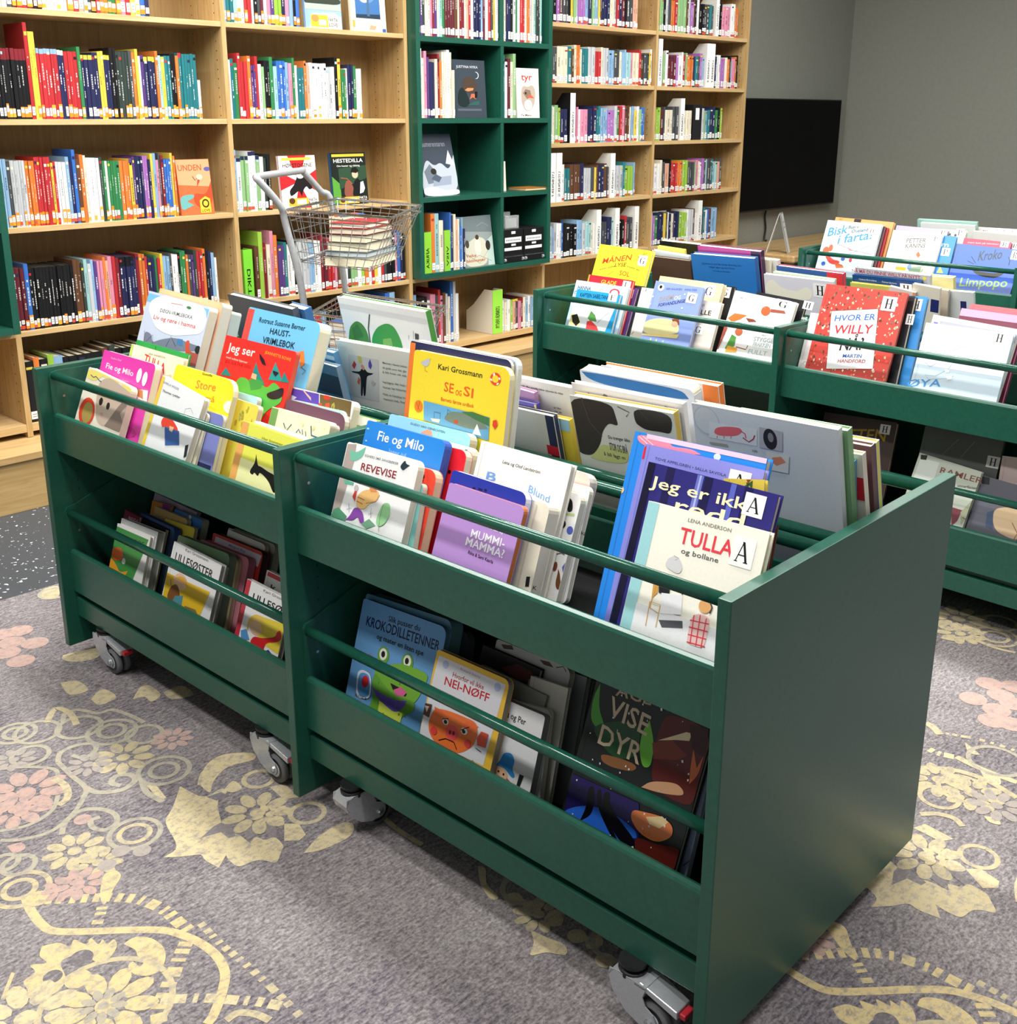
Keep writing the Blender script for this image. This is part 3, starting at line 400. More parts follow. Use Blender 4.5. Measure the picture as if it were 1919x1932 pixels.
(0,0.465,0.59,-14,1.04,-0.3219,0,0.2722,0.3548,0.013,0,'d3d8da','e4e8ea','e9e0c8',1,'large grey white back cover with animal postage stamps',[('E',27,326,26,27.1,'bfc8d0'),('E',27,326,23.8,25,'d3d8da'),('P','dfe0de',[32,325,126,328,123,296,29,294]),('P','e46a70',[39,305,45,316,65,322,93,325,98,318,85,307,49,301]),('L','d8505a',5,[94,319,102,315,103,307]),('L','a83a40',5,[97,307,108,301,117,308,121,316]),('L','e46a70',3,[46,301,45,296]),('L','e46a70',3,[60,304,59,298]),('L','e46a70',3,[74,306,73,301]),('T','3.00',113.1,284.1,9.5,4.1,'55555a',0.3),('P','b8b4b8',[131,334,174,333,171,296,128,295]),('E',149.8,314.8,12.9,19.4,'2c2a2c'),('E',151.1,318.3,5.4,8.7,'8a8688'),('P','dcdad4',[140,290,183,291,179,257,137,256]),('P','d88a6a',[151,281,168,286,176,277,158,267,149,272]),('P','a8a08c',[29,286,65,288,65,284,29,282])]),
(0,0.4815,0.59,-14,1.51,-0.2405,0,0.2008,0.3507,0.016,0,'7fae7c','7fae7c','e9e0c8',1,'green edged book right behind the stamp cover',[]),
(0,0.4985,0.59,-14,-1.05,-0.165,0.002,0.1118,0.2968,0.009,0,'5d93b4','5d93b4','e9e0c8',1,'steel blue book with pale dots near trolley end',[('N',8,3,0.94,0.3,1,0.9,4,('c8dce8',))]),
(0,0.509,0.59,-14,2.48,-0.1625,0,0.1366,0.303,0.013,0,'e9e4d4','e4dcc8','e9e0c8',1,'cream book with a red band across its corner',[('R','d22832',0.74,0.72,1,0.86),('N',24,6,0.62,0.05,0.8,0.25,14,('2a4a2a','5a7a4a'))]),
(0,0.5235,0.59,-14,6.01,-0.0951,0,0.0698,0.2657,0.01,0,'f0c8a4','f0c8a4','e9e0c8',1,'peach coloured low book near the end of rear tray',[('R','58a0bc',0,0,0.86,1)]),
(0,0.535,0.59,-14,1.94,-0.1292,0,0.1033,0.3147,0.014,0,'6a4a4c','6a4a4c','e9e0c8',1,'brown wood patterned book near the end panel',[]),
(0,0.5505,0.59,-14,1.89,-0.1054,0,0.0795,0.318,0.015,0,'4a52a8','e8dc70','e9e0c8',1,'indigo book with yellow edge rearmost by end panel',[]),
(0,0.05,0.19,19,2.1,-1.8944,0,0.1627,0.2018,0.012,0,'f3f3ee','f3f3ee','e9e0c8',0,'white bordered book with orange bear on green ground',[('P','4a9a50',[-1,194,156,192,119,77,-30,83]),('T','HIDDE',68,168.1,72.9,11.4,'163a1c',3),('P','f0702c',[-5,129,12,142,42,145,57,132,51,113,11,107]),('P','f2a832',[-30,101,2,112,35,98,54,84,91,97,83,81,44,75,-8,81]),('E',63.4,115.6,9.1,7.8,'f3f3ee'),('L','2a6a8a',4,[50,134,65,130])]),
(0,0.0635,0.19,19,2.44,-1.8999,0,0.1773,0.2106,0.022,0,'c9cccb','c9cccb','b8b8b0',0,'stack of grey white books behind the orange bear book',[]),
(0,0.088,0.19,19,-1.58,-1.9457,0.002,0.0717,0.2178,0.012,0,'7a2440','7a2440','e9e0c8',0,'maroon book peeping over the lower left stack',[('T','MIN',25.9,200.3,45.1,6.7,'d8a0b0',3.1)]),
(0,0.1015,0.19,19,-0.16,-1.9207,0.0004,0.1618,0.2081,0.015,0,'1c1c20','1c1c20','e9e0c8',0,'black book in the lower left stack',[]),
(0,0.118,0.19,19,-0.42,-1.9115,0.0013,0.1708,0.2093,0.02,0.012,'4f6ea4','4f6ea4','3a5aa0',0,'slate blue board book in the lower left stack',[]),
(0,0.146,0.19,19,3.66,-1.82,0,0.1388,0.2067,0.01,0.008,'e8d848','e8d848','e9e0c8',0,'small yellow book in the lower far bay',[]),
(0,0.16,0.19,19,0.94,-1.9099,0,0.1601,0.2171,0.013,0.01,'d8b878','d8b878','e9e0c8',0,'tan board book with zigzag grass pattern',[('L','8a6a2a',3,[21,199,33,194,41,200,54,193,65,202,81,194,91,202,108,195,120,205,136,198])]),
(0,0.178,0.19,19,3.59,-1.9441,0,0.0879,0.2185,0.012,0,'d8924a','d8924a','e9e0c8',0,'orange brown book behind the tan one',[('R','8a3a9a',0.6,0.9,1,1)]),
(0,0.178,0.19,19,0.87,-1.8431,0,0.133,0.221,0.022,0.008,'3f86cc','3f86cc','e9e0c8',0,'blue illustrated board book in the lower far bay',[('N',16,5,0.4,0.4,1,1,12,('e8e0d0','c8503a'))]),
(0,0.205,0.19,19,-1.36,-1.9995,0.0051,0.2143,0.2197,0.012,0,'b8a8b8','b8a8b8','e9e0c8',0,'lilac grey book at the back of lower far bay',[]),
(0,0.05,0.19,19,-1.03,-1.6394,0.0037,0.2081,0.2191,0.014,0,'f2f2f2','f2f2f2','c8c8c0',0,'white book with blonde child on yellow,nearer the left end',[('T','Kari Grossmann',53.9,210,99.1,7.4,'8a8a8a',1.3),('T','LILLESØSTER',19.2,177.4,163.4,20.6,'26262a',1.3),('T','eller Kallarfri',54.8,167.1,84.8,3.7,'8a8a8a',4.1),('P','f4c832',[-2,140,187,148,167,75,6,75]),('E',63.1,135,28.9,19.9,'f4c8a0'),('P','8a5a34',[28,114,51,128,73,110,78,84,43,77,21,84]),('P','5a9aa8',[54,97,87,108,90,85,83,72,46,71]),('P','e8b04a',[37,137,63,150,89,146,96,131,85,135,56,138]),('L','3a4a9a',5,[22,129,31,115]),('P','8a7a4a',[101,88,148,93,164,81,114,72])]),
(0,0.066,0.19,19,-0.71,-1.6375,0.0025,0.2,0.2073,0.012,0,'b9bbb8','b9bbb8','e9e0c8',0,'grey edged book directly behind the left blonde child book',[]),
(0,0.081,0.19,19,2.35,-1.6588,0,0.2241,0.2226,0.02,0.016,'7a9c74','7a9c74','8a9a88',0,'sage green board book behind the blonde child book',[]),
(0,0.1045,0.19,19,3.77,-1.5827,0,0.1574,0.2061,0.012,0.018,'d8cc9c','d8cc9c','c8b89a',0,'beige board book with soft round corner in lower tray',[]),
(0,0.119,0.19,19,1.56,-1.6193,0,0.209,0.2125,0.02,0.016,'d88a9a','d88a9a','c87a8a',0,'dusty pink board book in the lower far bay',[]),
(0,0.143,0.19,19,1.2,-1.6058,0,0.2101,0.2259,0.02,0.012,'c63830','c63830','55443e',0,'red bordered board book with pale title panel',[('P','c8c4d0',[13,219,207,218,201,189,12,194]),('T','Margret Rey',73.2,209,69.6,5.8,'5a6a9a',0.4)]),
(0,0.1675,0.19,19,0.56,-1.5836,0,0.1599,0.234,0.012,0.014,'d6d4ca','d6d4ca','e9e0c8',0,'off white board book behind the red bordered one',[]),
(0,0.183,0.19,19,1.94,-1.598,0,0.1971,0.2292,0.02,0.012,'aaa89c','aaa89c','e9e0c8',0,'grey book at rear right of the lower far bay',[]),
(0,0.05,0.19,19,-1.04,-1.3277,0.003,0.1642,0.2134,0.014,0,'f2f2f2','f2f2f2','e9e0c8',0,'white book with blonde child in red jumper by middle panel',[('R','c83a4a',-0,0,0.1,1),('T','Kari Grossm',65.4,203.5,81.7,6.3,'8a8a8a',2),('T','LILLESØS',34.1,174.4,124.1,17.2,'26262a',1.8),('P','f0d848',[65,149,184,160,209,94,160,92,85,98]),('E',69.9,123.4,23.8,19.5,'f4c8a0'),('P','f0cc60',[42,100,35,130,55,149,85,152,100,129,96,111,84,136,59,137,44,123]),('P','d82a30',[59,83,68,102,98,106,143,124,143,137,155,144,165,125,147,113,115,102,112,82,87,67]),('P','5a9ad0',[20,99,38,108,57,89,28,79]),('P','2a4a9a',[109,78,129,91,165,79,147,72])]),
(0,0.075,0.19,19,-0.83,-1.2951,0.0013,0.0894,0.2375,0.012,0,'efefec','efefec','e9e0c8',0,'white book with black letters near the middle panel',[('R','c8404a',0.05,0.95,1,0.99),('T','k',25.7,200.7,20.4,11.5,'26262a',1.4)]),
(0,0.07,0.19,19,2.94,-0.9453,0,0.2444,0.273,0.015,0.018,'6aa4d8','6aa4d8','5a8a98',0,'light blue board book with grinning green crocodile',[('T','Slik pusser du',82.8,245.5,91.3,11.7,'18243a',3),('T','KROKODILLETENNER',21.1,221.2,212.7,20.5,'1c2050',3.5),('T','og mater en liten ape',59.3,203.6,136.3,10.6,'18243a',1.1),('L','8ab8e4',2,[0,187,233,189]),('L','8ab8e4',2,[90,276,74,184]),('L','8ab8e4',2,[186,275,178,190]),('E',87.7,176.5,16.8,17.5,'6aa83a'),('E',87.1,178.6,11.2,12,'f6f8e8'),('E',87.1,178.6,5.6,6.6,'1a1a1a'),('E',157.6,181.8,16.2,17.1,'6aa83a'),('E',157,183.9,10.8,11.8,'f6f8e8'),('E',155.9,183.5,5.4,6.4,'1a1a1a'),('P','7cb83e',[71,166,105,162,142,175,181,177,221,175,216,149,199,111,171,100,137,106,108,120,73,127]),('P','6aa83a',[74,139,108,120,144,108,198,116,200,95,169,77,167,54,103,65,74,65,83,90,70,115]),('P','d8e858',[101,87,143,83,171,83,169,63,103,65]),('P','6a58b8',[74,107,105,102,146,101,176,110,172,95,151,77,118,84,91,92]),('P','2a1a20',[122,130,155,128,173,122,170,116,133,119]),('P','e86aa0',[135,120,154,131,172,125,163,114,144,111]),('N',14,7,0.35,0.1,0.75,0.5,5,('5a9030',)),('E',48.9,160.2,9,8.3,'e84a5a'),('E',48.9,160.2,4.9,4.4,'f6e8e8'),('P','e8f0f8',[32,75,23,124,37,134,66,131,76,88,61,78]),('P','58a0e0',[35,82,29,121,41,129,63,127,71,89,58,81]),('E',51.7,112.2,10.7,12.1,'d8303c'),('T','KLAFFEBOK',30.7,76.8,34.1,5.8,'2a2a2a',0.8)]),
(0,0.0875,0.19,19,4.04,-0.9524,0,0.2524,0.2745,0.034,0.018,'5a8ea8','5a8ea8','6a9aa0',0,'thick stack of teal blue board books behind the crocodile',[]),
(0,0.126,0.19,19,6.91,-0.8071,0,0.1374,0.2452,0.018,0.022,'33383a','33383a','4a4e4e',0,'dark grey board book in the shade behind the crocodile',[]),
(0,0.05,0.19,19,0.72,-0.7071,0,0.1883,0.2518,0.015,0.014,'f2c446','f2c446','a8a090',0,'yellow bordered board book with a frowning orange pig',[('P','e4e4ea',[7,242,181,242,170,87,-17,81]),('T','Richard Scarry',67.3,232.9,52.2,4.8,'c890a0',-0),('T','Hvorfor vil ikke',51.9,214.6,80.3,9.7,'a83a3a',1.7),('T','NEI-NØFF',35.7,194.4,114.3,16.1,'c8282c',4.4),('E',29.2,230.5,7.9,7.7,'b8c4e4'),('E',163.5,231.9,7.9,8.3,'b8c4e4'),('P','f47a3a',[17,118,25,145,61,152,97,154,136,155,143,131,136,108,110,87,76,77,44,84,23,98]),('P','f0703a',[24,147,47,147,55,134,33,132]),('P','f0703a',[109,150,141,149,125,132,101,127]),('E',80.6,116.5,16.9,14.5,'f05a58'),('E',76.2,115.4,3.2,4,'8a2020'),('E',85.2,117.1,3.2,4,'8a2020'),('E',59.8,130.3,7.8,5.6,'fff8f0'),('E',59.9,129.8,4.6,3.8,'1a1410'),('E',109.4,129.6,8.3,6,'fff8f0'),('E',108.6,128.7,4.5,3.7,'1a1410'),('L','3a1a10',4,[51,132,65,138]),('L','3a1a10',4,[101,129,119,141]),('L','3a1a10',4,[53,92,69,101,91,102,101,92]),('E',35.9,104.2,8.7,7.6,'e84a4a'),('E',123.9,111.2,8.2,7.4,'e84a4a'),('P','3a6aa8',[14,84,28,87,42,78,20,75]),('P','e8563a',[143,129,150,144,167,145,167,119,147,117]),('P','5a3a2a',[-11,146,18,149,17,123,-11,124]),('P','f0e0d0',[-2,141,12,143,9,131]),('L','2a2a2a',3,[-9,95,0,103,1,87]),('L','2a2a2a',3,[137,79,145,88,150,82]),('L','2a3a6a',3,[145,111,160,109])]),
(0,0.068,0.19,19,1.99,-0.5991,0,0.1658,0.2051,0.02,0.006,'e9eaea','e9eaea','9a9c98',0,'white board book with a smiling child in blue hat',[('T','Emma og Per',53.5,176.5,72.9,11.9,'26262a',-1),('P','3a92dc',[86,95,91,114,110,119,120,107,117,91,128,82,121,76,98,89,75,83,67,78,63,83,78,87]),('E',91.3,74.9,19.2,12.1,'f0c09a'),('E',87.9,77.5,2.3,2.2,'222222'),('E',100.4,76.4,2.3,2.2,'222222'),('L','a85a2a',6,[67,75,77,66]),('L','a85a2a',6,[109,72,122,67]),('E',85.9,67.1,2.7,1.7,'e86a4a'),('P','26282a',[136,90,146,90,141,67,134,66])]),
(0,0.0905,0.19,19,7.77,-0.5376,0,0.1175,0.1959,0.012,0.01,'b5b8b2','b5b8b2','e9e0c8',0,'grey board book right behind the blue hat book',[]),
(0,0.108,0.19,19,-1.04,-0.6444,0.003,0.1658,0.2206,0.007,0,'8f8f86','8f8f86','e9e0c8',0,'mid grey cover edge above the blue hat book',[]),
(0,0.116,0.19,19,4.39,-0.5077,0,0.0882,0.2386,0.01,0,'c4c4b4','c4c4b4','e9e0c8',0,'pale cream book in shade right of the face cover',[]),
(0,0.13,0.19,19,0.01,-0.6654,0,0.1468,0.2467,0.014,0,'1e1c1e','1e1c1e','e9e0c8',0,'dark cover with brown haired face in the lower near bay',[('P','55302c',[56,220,93,240,129,237,150,223,101,211]),('R','8a8a84',0.86,0,1,0.9)]),
(0,0.1485,0.19,19,0.63,-0.6468,0,0.1874,0.2579,0.016,0.016,'c9c8c2','c9c8c2','e9e0c8',0,'grey white board book with small running bears',[('P','4a3a2e',[13,251,40,257,46,250,22,245]),('P','4a3a2e',[112,252,135,255,147,248,124,246]),('L','3a4a34',4,[153,250,168,257,177,250])]),
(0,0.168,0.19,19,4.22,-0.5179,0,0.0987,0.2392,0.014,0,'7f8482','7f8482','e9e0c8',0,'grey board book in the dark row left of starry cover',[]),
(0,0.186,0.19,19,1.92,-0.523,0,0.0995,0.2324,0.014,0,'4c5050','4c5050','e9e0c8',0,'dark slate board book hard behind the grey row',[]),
(0,0.055,0.19,19,-2.22,-0.3561,0.0091,0.2334,0.3507,0.016,0,'18201c','18201c','e9e0c8',0,'dark fantasy book with carved title and green aurora',[('P','4a9a34',[9,304,19,263,40,240,34,228,8,238,2,277]),('P','6ab83a',[111,260,119,284,139,252,144,214,129,207,115,231]),('P','1d4a2a',[16,225,70,196,114,215,110,265,78,267,30,242]),('T','ÅGE',43.4,296.8,70.6,20.7,'b8a080',10.4),('T','VISE',37.9,260.6,83,34.6,'c9b79a',-2.7),('T','DYR',34.1,209.2,87.7,34.6,'c9b79a',-0.6),('P','8a5a34',[45,196,107,207,121,203,112,192,75,183,52,183]),('P','5a1e18',[146,310,229,315,242,247,238,184,154,183,142,240,140,272]),('P','7a3420',[135,252,167,271,202,259,184,244,145,229]),('P','e8d8a8',[144,260,189,293,199,295,198,282,175,274]),('P','3a120e',[190,308,225,313,233,268,207,271]),('P','d8a478',[137,177,151,194,195,211,211,206,214,197,172,183]),('P','c86a3a',[209,274,223,248,229,271,229,239,218,219,212,246]),('P','241a5a',[3,140,141,151,162,85,6,72]),('P','2a6ad8',[5,74,25,91,55,107,97,115,148,109,155,97,147,95,115,61,68,70,17,66]),('P','0c0a12',[40,133,51,140,60,113,60,92,41,72,47,102]),('P','0c0a12',[58,136,66,142,74,117,123,76,110,75,68,109]),('P','0c0a12',[71,137,84,145,89,121,153,93,157,82,123,76,79,112]),('P','e8844a',[133,122,133,137,155,143,188,151,210,146,215,129,191,107,155,107]),('P','f2d8a0',[160,137,188,151,201,147,189,131,169,129]),('P','5a1e18',[151,100,191,105,237,122,239,81,180,76,155,79]),('N',60,11,0.05,0.05,0.95,0.95,3,('f2f2e8','d8e0f0'))]),
(0,0.078,0.19,19,0.32,-0.1632,0,0.0542,0.3213,0.013,0,'8f98b4','8f98b4','e9e0c8',0,'blue grey book cut off by the end panel',[('L','3a3a3a',4,[45,79,54,91,63,87,60,76]),('R','e8e8e4',0,0,1,0.12)]),
(1,0.05,0.59,20,0.52,-1.9279,0,0.2018,0.2159,0.016,0,'2aa0dc','2aa0dc','e9e0c8',0,'cyan book with pirate ship rail picture,front left',[('T','KAPTEIN SABELTANN',20.5,189.8,137.7,14.9,'0e2a4a',3.4),('P','e8eef2',[-21,167,193,164,175,79,-41,79]),('P','5a9a50',[82,117,90,144,113,131,127,108,94,109]),('P','e8484a',[85,77,82,105,100,110,132,93,146,77]),('L','8a8a8a',3,[129,103,172,149]),('P','f2e8a0',[-14,111,1,128,46,113,56,84,-4,81]),('P','2a2a22',[4,118,29,126,51,98,37,81,16,94]),('S','F',152.4,187.5,40.6,28.2)]),
(1,0.07,0.59,20,-0.17,-1.9613,0.0008,0.2486,0.2434,0.012,0,'cfe2f6','cfe2f6','e9e0c8',0,'pale blue book with dark lettering behind the cyan one',[('T','HANNA',15.5,211.3,62.2,14,'16243a',1.1),('E',190.7,216.5,23.6,15.3,'d83a4a'),('E',190.7,216.5,16.2,10.2,'e8eef6'),('L','26343e',3,[116,215,130,225,139,216]),('L','24349a',6,[11,190,4,200,17,204])]),
(1,0.0865,0.59,20,-0.25,-1.9231,0.0009,0.208,0.2665,0.014,0,'ee2a3a','ee2a3a','e9e0c8',0,'red book with yellow lettering and letter sticker',[('R','f4b04a',-0.02,0,0.03,1),('T','GLADE',65.4,240.2,71.5,14.9,'f6d040',0.5),('S','E',165.3,234.9,36.6,26.8)]),
(1,0.105,0.59,20,-1.16,-1.8382,0.0027,0.1351,0.2387,0.011,0,'5a3a78','5a3a78','e9e0c8',0,'purple book with letter sticker behind the red one',[('S','E',93.2,199.2,27.3,32.4)]),
(1,0.12,0.59,20,0.22,-1.8462,0,0.1628,0.2445,0.012,0,'33383a','33383a','e9e0c8',0,'dark book leaning behind the purple sticker book',[]),
(1,0.152,0.59,20,-1.22,-1.9675,0.0054,0.2518,0.3677,0.015,0,'fff03a','fff03a','e9e0c8',0,'tall yellow picture book with red title and twig drawing',[('T','MÅNEN',35.1,296.3,127.6,22.2,'e0452c',29.6),('T','som ville',30.4,271,66.9,9.1,'5a6a3a',20.2),('T','LYSE',96.9,292.2,50.2,15,'7a3a20',7.1),('T','som ei',154.1,298.1,59.5,8.9,'5a6a3a',-8.1),('T','SOL',127.2,265.8,48.4,17.9,'e8502c',-2.1),('S','G',196.5,309.9,39.2,37.8),('L','4a5a2a',3,[183,328,202,346,229,359]),('L','4a5a2a',3,[199,338,183,346]),('L','4a5a2a',3,[216,352,212,365]),('L','4a5a2a',3,[75,258,91,271,96,276])]),
(1,0.05,0.59,20,-0.72,-1.5927,0.0025,0.2029,0.2812,0.014,0,'8fa4e6','8fa4e6','e9e0c8',0,'periwinkle picture book with a child under striped blanket',[('T','GEIR GULLIKSEN    ANNA FISKE',50.1,255.8,126.4,6.5,'4a5aa8',11.2),('T','DRØM',35.2,210.2,53.6,18.6,'a89c8c',16.8),('T','OG',95.2,225.5,24.3,13.8,'eef2fa',5.6),('T','FORVANDLINGER',37.7,193.6,112.3,12.1,'1c2660',32),('E',29,260.4,12.7,11.8,'f4f4f0'),('E',27.8,262.2,5.8,5.9,'161616'),('S','G',143.6,223.8,41.4,34.2),('P','e8e0a8',[-1,100,-6,134,41,155,99,159,136,154,151,123,132,111,42,97]),('R','c8d0a0',0.2,0.12,0.23,0.3),('R','c8d0a0',0.32,0.12,0.35,0.3),('R','c8d0a0',0.46,0.12,0.49,0.3),('P','8a4a2a',[108,160,134,169,144,146,122,143]),('E',124,145.6,13.4,9.6,'e8b898'),('P','f0d890',[-5,95,154,114,148,99,-3,88]),('E',5.1,225.2,4.1,3.4,'f4f6fa'),('E',133.7,249.6,3.3,2.9,'f4f6fa'),('E',137.4,202.5,3.3,2.9,'f4f6fa'),('E',-6,143.5,3.5,3,'f4f6fa'),('E',3.1,198.6,2.9,2.5,'f4f6fa')]),
(1,0.068,0.59,20,0.42,-1.6532,0,0.2136,0.251,0.013,0,'f0e8dc','f0e8dc','e9e0c8',0,'off white book with letter sticker left behind periwinkle one',[('S','F',11.1,236.8,26.5,11.9),('L','7a5a3a',4,[13,93,4,82,-5,91])]),
(1,0.085,0.59,20,-0.25,-1.5068,0.0008,0.18,0.2327,0.014,0,'eae0d4','eae0d4','e9e0c8',0,'beige book with black brush letters right of periwinkle one',[('T','MÅSTAD',65.1,209.6,49.9,7.4,'6a5a50',3.5),('T','BILLE',84.7,183.5,63.8,16.5,'161410',2.8),('S','G',95.4,117.3,38.9,31.9)]),
(1,0.12,0.59,20,-0.09,-1.6281,0.0004,0.267,0.2893,0.02,0,'ecd9a4','ecd9a4','e9e0c8',0,'sand yellow picture book with large letter sticker',[('S','G',193.7,237.1,46.4,44),('N',14,3,0.1,0.7,0.6,0.95,5,('d8c48a',))]),
(1,0.145,0.59,20,0.63,-1.5616,0,0.2348,0.2776,0.012,0,'1a1a1c','1a1a1c','e9e0c8',0,'black picture book with letter sticker beside the sand one',[('S','G',182.2,238.1,40.3,36.1),('E',197,232.8,6.5,3.8,'e8702c')]),
(1,0.05,0.59,20,-3.3,-1.2812,0.0133,0.231,0.2736,0.014,0,'f8f8f6','f8f8f6','e9e0c8',0,'white picture book with brown long armed figure drawings',[('T','Martine Grande',27.2,250.7,74.6,6.1,'a8a8a8',6.5),('S','G',160.3,244.8,52.3,29.6),('P','c8783a',[4,181,24,201,71,203,51,186,24,171]),('P','8a4a34',[69,194,100,195,113,189,84,183]),('E',132.8,228.7,16.8,15.3,'c8683a'),('P','a85a48',[148,238,198,241,205,233,151,228]),('P','a85a48',[0,153,15,151,4,75,-10,76]),('E',59.8,146.2,14.3,12.8,'c86a4a'),('P','5a9a4a',[38,133,56,127,60,100,41,78,28,84]),('P','f0a84a',[35,95,73,94,73,80,32,73]),('L','a84a34',7,[67,97,105,96,108,110]),('T','MIN',145.6,149.7,22.6,8.5,'c8ccd0',1.9),('T','STYGGE',121.8,128.9,70.1,14.4,'a8b4b8',6.7),('T','FRAKKEN',124.7,113.6,62.6,12.7,'a8b4b8',6.3),('T','FULLT',115.9,86.6,68.4,14.4,'b8c0c4',5.5),('L','c8c8cc',2,[91,221,106,237,132,238]),('L','c8c8cc',2,[91,207,117,208,148,209])]),
(1,0.09,0.59,20,-2.85,-1.2233,0.0109,0.184,0.2733,0.014,0,'222226','222226','e9e0c8',0,'black picture book with white script beside the middle panel',[('S','H',177.1,248.4,34.9,25.3),('T','et',184.9,214.7,21.8,12.6,'f4f4f4',1.3)]),
(1,0.062,0.59,20,0.26,-0.9565,0,0.2619,0.3408,0.014,0,'cf4a40','cf4a40','e9e0c8',0,'red crowd patterned picture book with white placard title',[('N',420,21,0.01,0.01,0.99,0.99,6,('e8584a','f2d8c0','7a3a30','c8c49a','8a7a5a','f07a60','5a4a3a','f4f0e0')),('P','f0f0f0',[39,260,186,284,217,107,70,84]),('L','222222',3,[39,260,186,284,217,107,70,84,39,260]),('T','HVOR ER',56.8,230.5,127.3,19.1,'2f6ec8',20.4),('T','WILLY',63.8,192.3,120.9,27.8,'d83038',17.3),('T','NÅ?',96.7,145.7,70.5,39.4,'161616',11.6),('T','MARTIN',113.2,125.7,59.1,11,'2a62b8',8.1),('T','HANDFORD',101.4,108.4,86.6,11,'a83a4a',11.8),('S','H',192.3,281.3,45.4,42.6)]),
(1,0.08,0.59,20,1.32,-0.9899,0,0.1255,0.2432,0.013,0,'f2f2f0','f2f2f0','e9e0c8',0,'white book sticking out left of the red crowd book',[('L','7a7a7a',3,[15,81,17,90,27,89])]),
(1,0.0985,0.59,20,2.27,-0.8538,0,0.1796,0.3226,0.02,0,'26262a','26262a','e9e0c8',0,'black and grey book right behind red crowd book',[('S','H',167.8,237.7,23.7,31)]),
(1,0.1235,0.59,20,2.65,-0.8294,0,0.1834,0.3193,0.015,0,'3a92dc','3a92dc','e9e0c8',0,'bright blue book with letter sticker behind the black one',[('S','H',141.8,275.9,29.8,35.2)]),
(1,0.05,0.59,20,0.23,-0.6128,0,0.2482,0.2666,0.013,0,'d8ecfa','d8ecfa','e9e0c8',0,'pale watery blue book with a drawn hippo and sticker',[('R','f4f8fc',0,0.55,1,1),('R','8cc8f0',0.05,0,0.95,0.16),('T','ØYA',-7.8,77.3,95.5,22.3,'4a9ae0',16.3),('L','a8b4c0',3,[95,197,108,218,135,230,166,227,194,201]),('L','a8b4c0',3,[109,173,97,145,65,120,36,119,49,108,97,118,117,129]),('L','a8b4c0',3,[28,153,44,144,60,156]),('P','f4f6f8',[88,143,101,145,103,136,90,134]),('P','f4f6f8',[97,124,113,128,115,119,101,115]),('L','b8c4ce',3,[98,198,117,212,152,221,188,196]),('S','H',197.3,234.1,32.9,32.2)]),
(1,0.0665,0.59,20,-2.4,-0.6166,0.0102,0.2431,0.279,0.015,0,'f4f4f2','f4f4f2','e9e0c8',0,'white book with grey band behind the watery blue one',[('R','a8a8b4',0.1,0.86,1,0.95),('R','7a6ac8',0.03,0.88,0.08,0.93)]),
(1,0.1,0.59,20,-0.3,-0.5465,0.0009,0.1792,0.3109,0.02,0,'7a3048','7a3048','f4a8d0',0,'maroon book with pink edge behind the watery blue one',[('R','f4a8d0',0,0.93,1,1)]),
(1,0.127,0.59,20,0.03,-0.5326,0,0.1536,0.3228,0.022,0,'c86a70','c86a70','f0b4b0',0,'rose pink book rearmost behind the watery blue one',[]),
(1,0.47,0.59,-14,-0.45,-1.8154,0.0014,0.1832,0.3177,0.014,0,'55403a','55403a','e9e0c8',1,'dark brown book low in rear tray of middle trolley',[]),
(1,0.49,0.59,-14,-2.8,-1.8323,0.0082,0.1685,0.3318,0.014,0,'d8e4ec','d8e4ec','e9e0c8',1,'white and grey book behind the dark brown one',[]),
(1,0.51,0.59,-14,-2.3,-1.8177,0.0049,0.123,0.3504,0.012,0,'f0dc6a','f0dc6a','e9e0c8',1,'pale yellow topped book behind dark brown one',[]),
(1,0.47,0.59,-14,1.41,-1.6154,0,0.268,0.3459,0.024,0,'2f7ac8','2a5a9a','e9e0c8',1,'plain blue back cover with tiny dark print',[('T','Jeg finnes et sted der havets dronning som',44.7,310.3,166.2,7.3,'1c4a8a',3.4),('T','bølget igjen og synt finnes',75.1,299.8,108.7,6.2,'1c4a8a',1.8),('T','i en bok av forteller',88.2,286.9,76.5,5.2,'1c4a8a',1)]),
(1,0.505,0.59,-14,-0.04,-1.616,0.0002,0.2636,0.3744,0.024,0,'b84a94','3a2a44','e9e0c8',1,'mauve pink book with dark spine in middle trolley',[('R','3a2a44',0.85,0,1,1)]),
(1,0.57,0.59,-14,-0.34,-1.841,0.0014,0.2312,0.3674,0.02,0,'16181a','f0e8d8','e9e0c8',1,'black book rearmost of middle trolley',[]),
(1,0.532,0.59,-14,-1.65,-1.4129,0.002,0.0681,0.3439,0.014,0,'e8e0c8','e8e0c8','e9e0c8',1,'cream book right of the blue back cover',[]),
(1,0.55,0.59,-14,-0.84,-1.4087,0.0013,0.0903,0.3428,0.016,0,'dcdcd0','dcdcd0','e9e0c8',1,'grey white book right of the cream one',[]),
(1,0.475,0.59,-14,0.18,-1.3237,0,0.2645,0.3007,0.012,0,'e4e2ee','e4e2ee','e9e0c8',1,'pale lilac book with cloud skyline and letter sticker',[('P','f6f2e0',[11,277,38,285,62,259,98,253,128,252,165,275,189,254,172,219,-4,227]),('S','H',188.3,239.9,51.7,49.3)]),
(1,0.49,0.59,-14,-0.94,-1.3018,0.0038,0.2331,0.3069,0.012,0,'b9cfb0','b9cfb0','e9e0c8',1,'sage green edged book behind the cloud skyline one',[]),
(1,0.52,0.59,-14,-0.72,-1.3054,0.0032,0.2527,0.3256,0.018,0,'34579c','e04a4a','e9e0c8',1,'dark blue book with red spine end in middle trolley',[('R','d8303a',0.76,0,1,1)]),
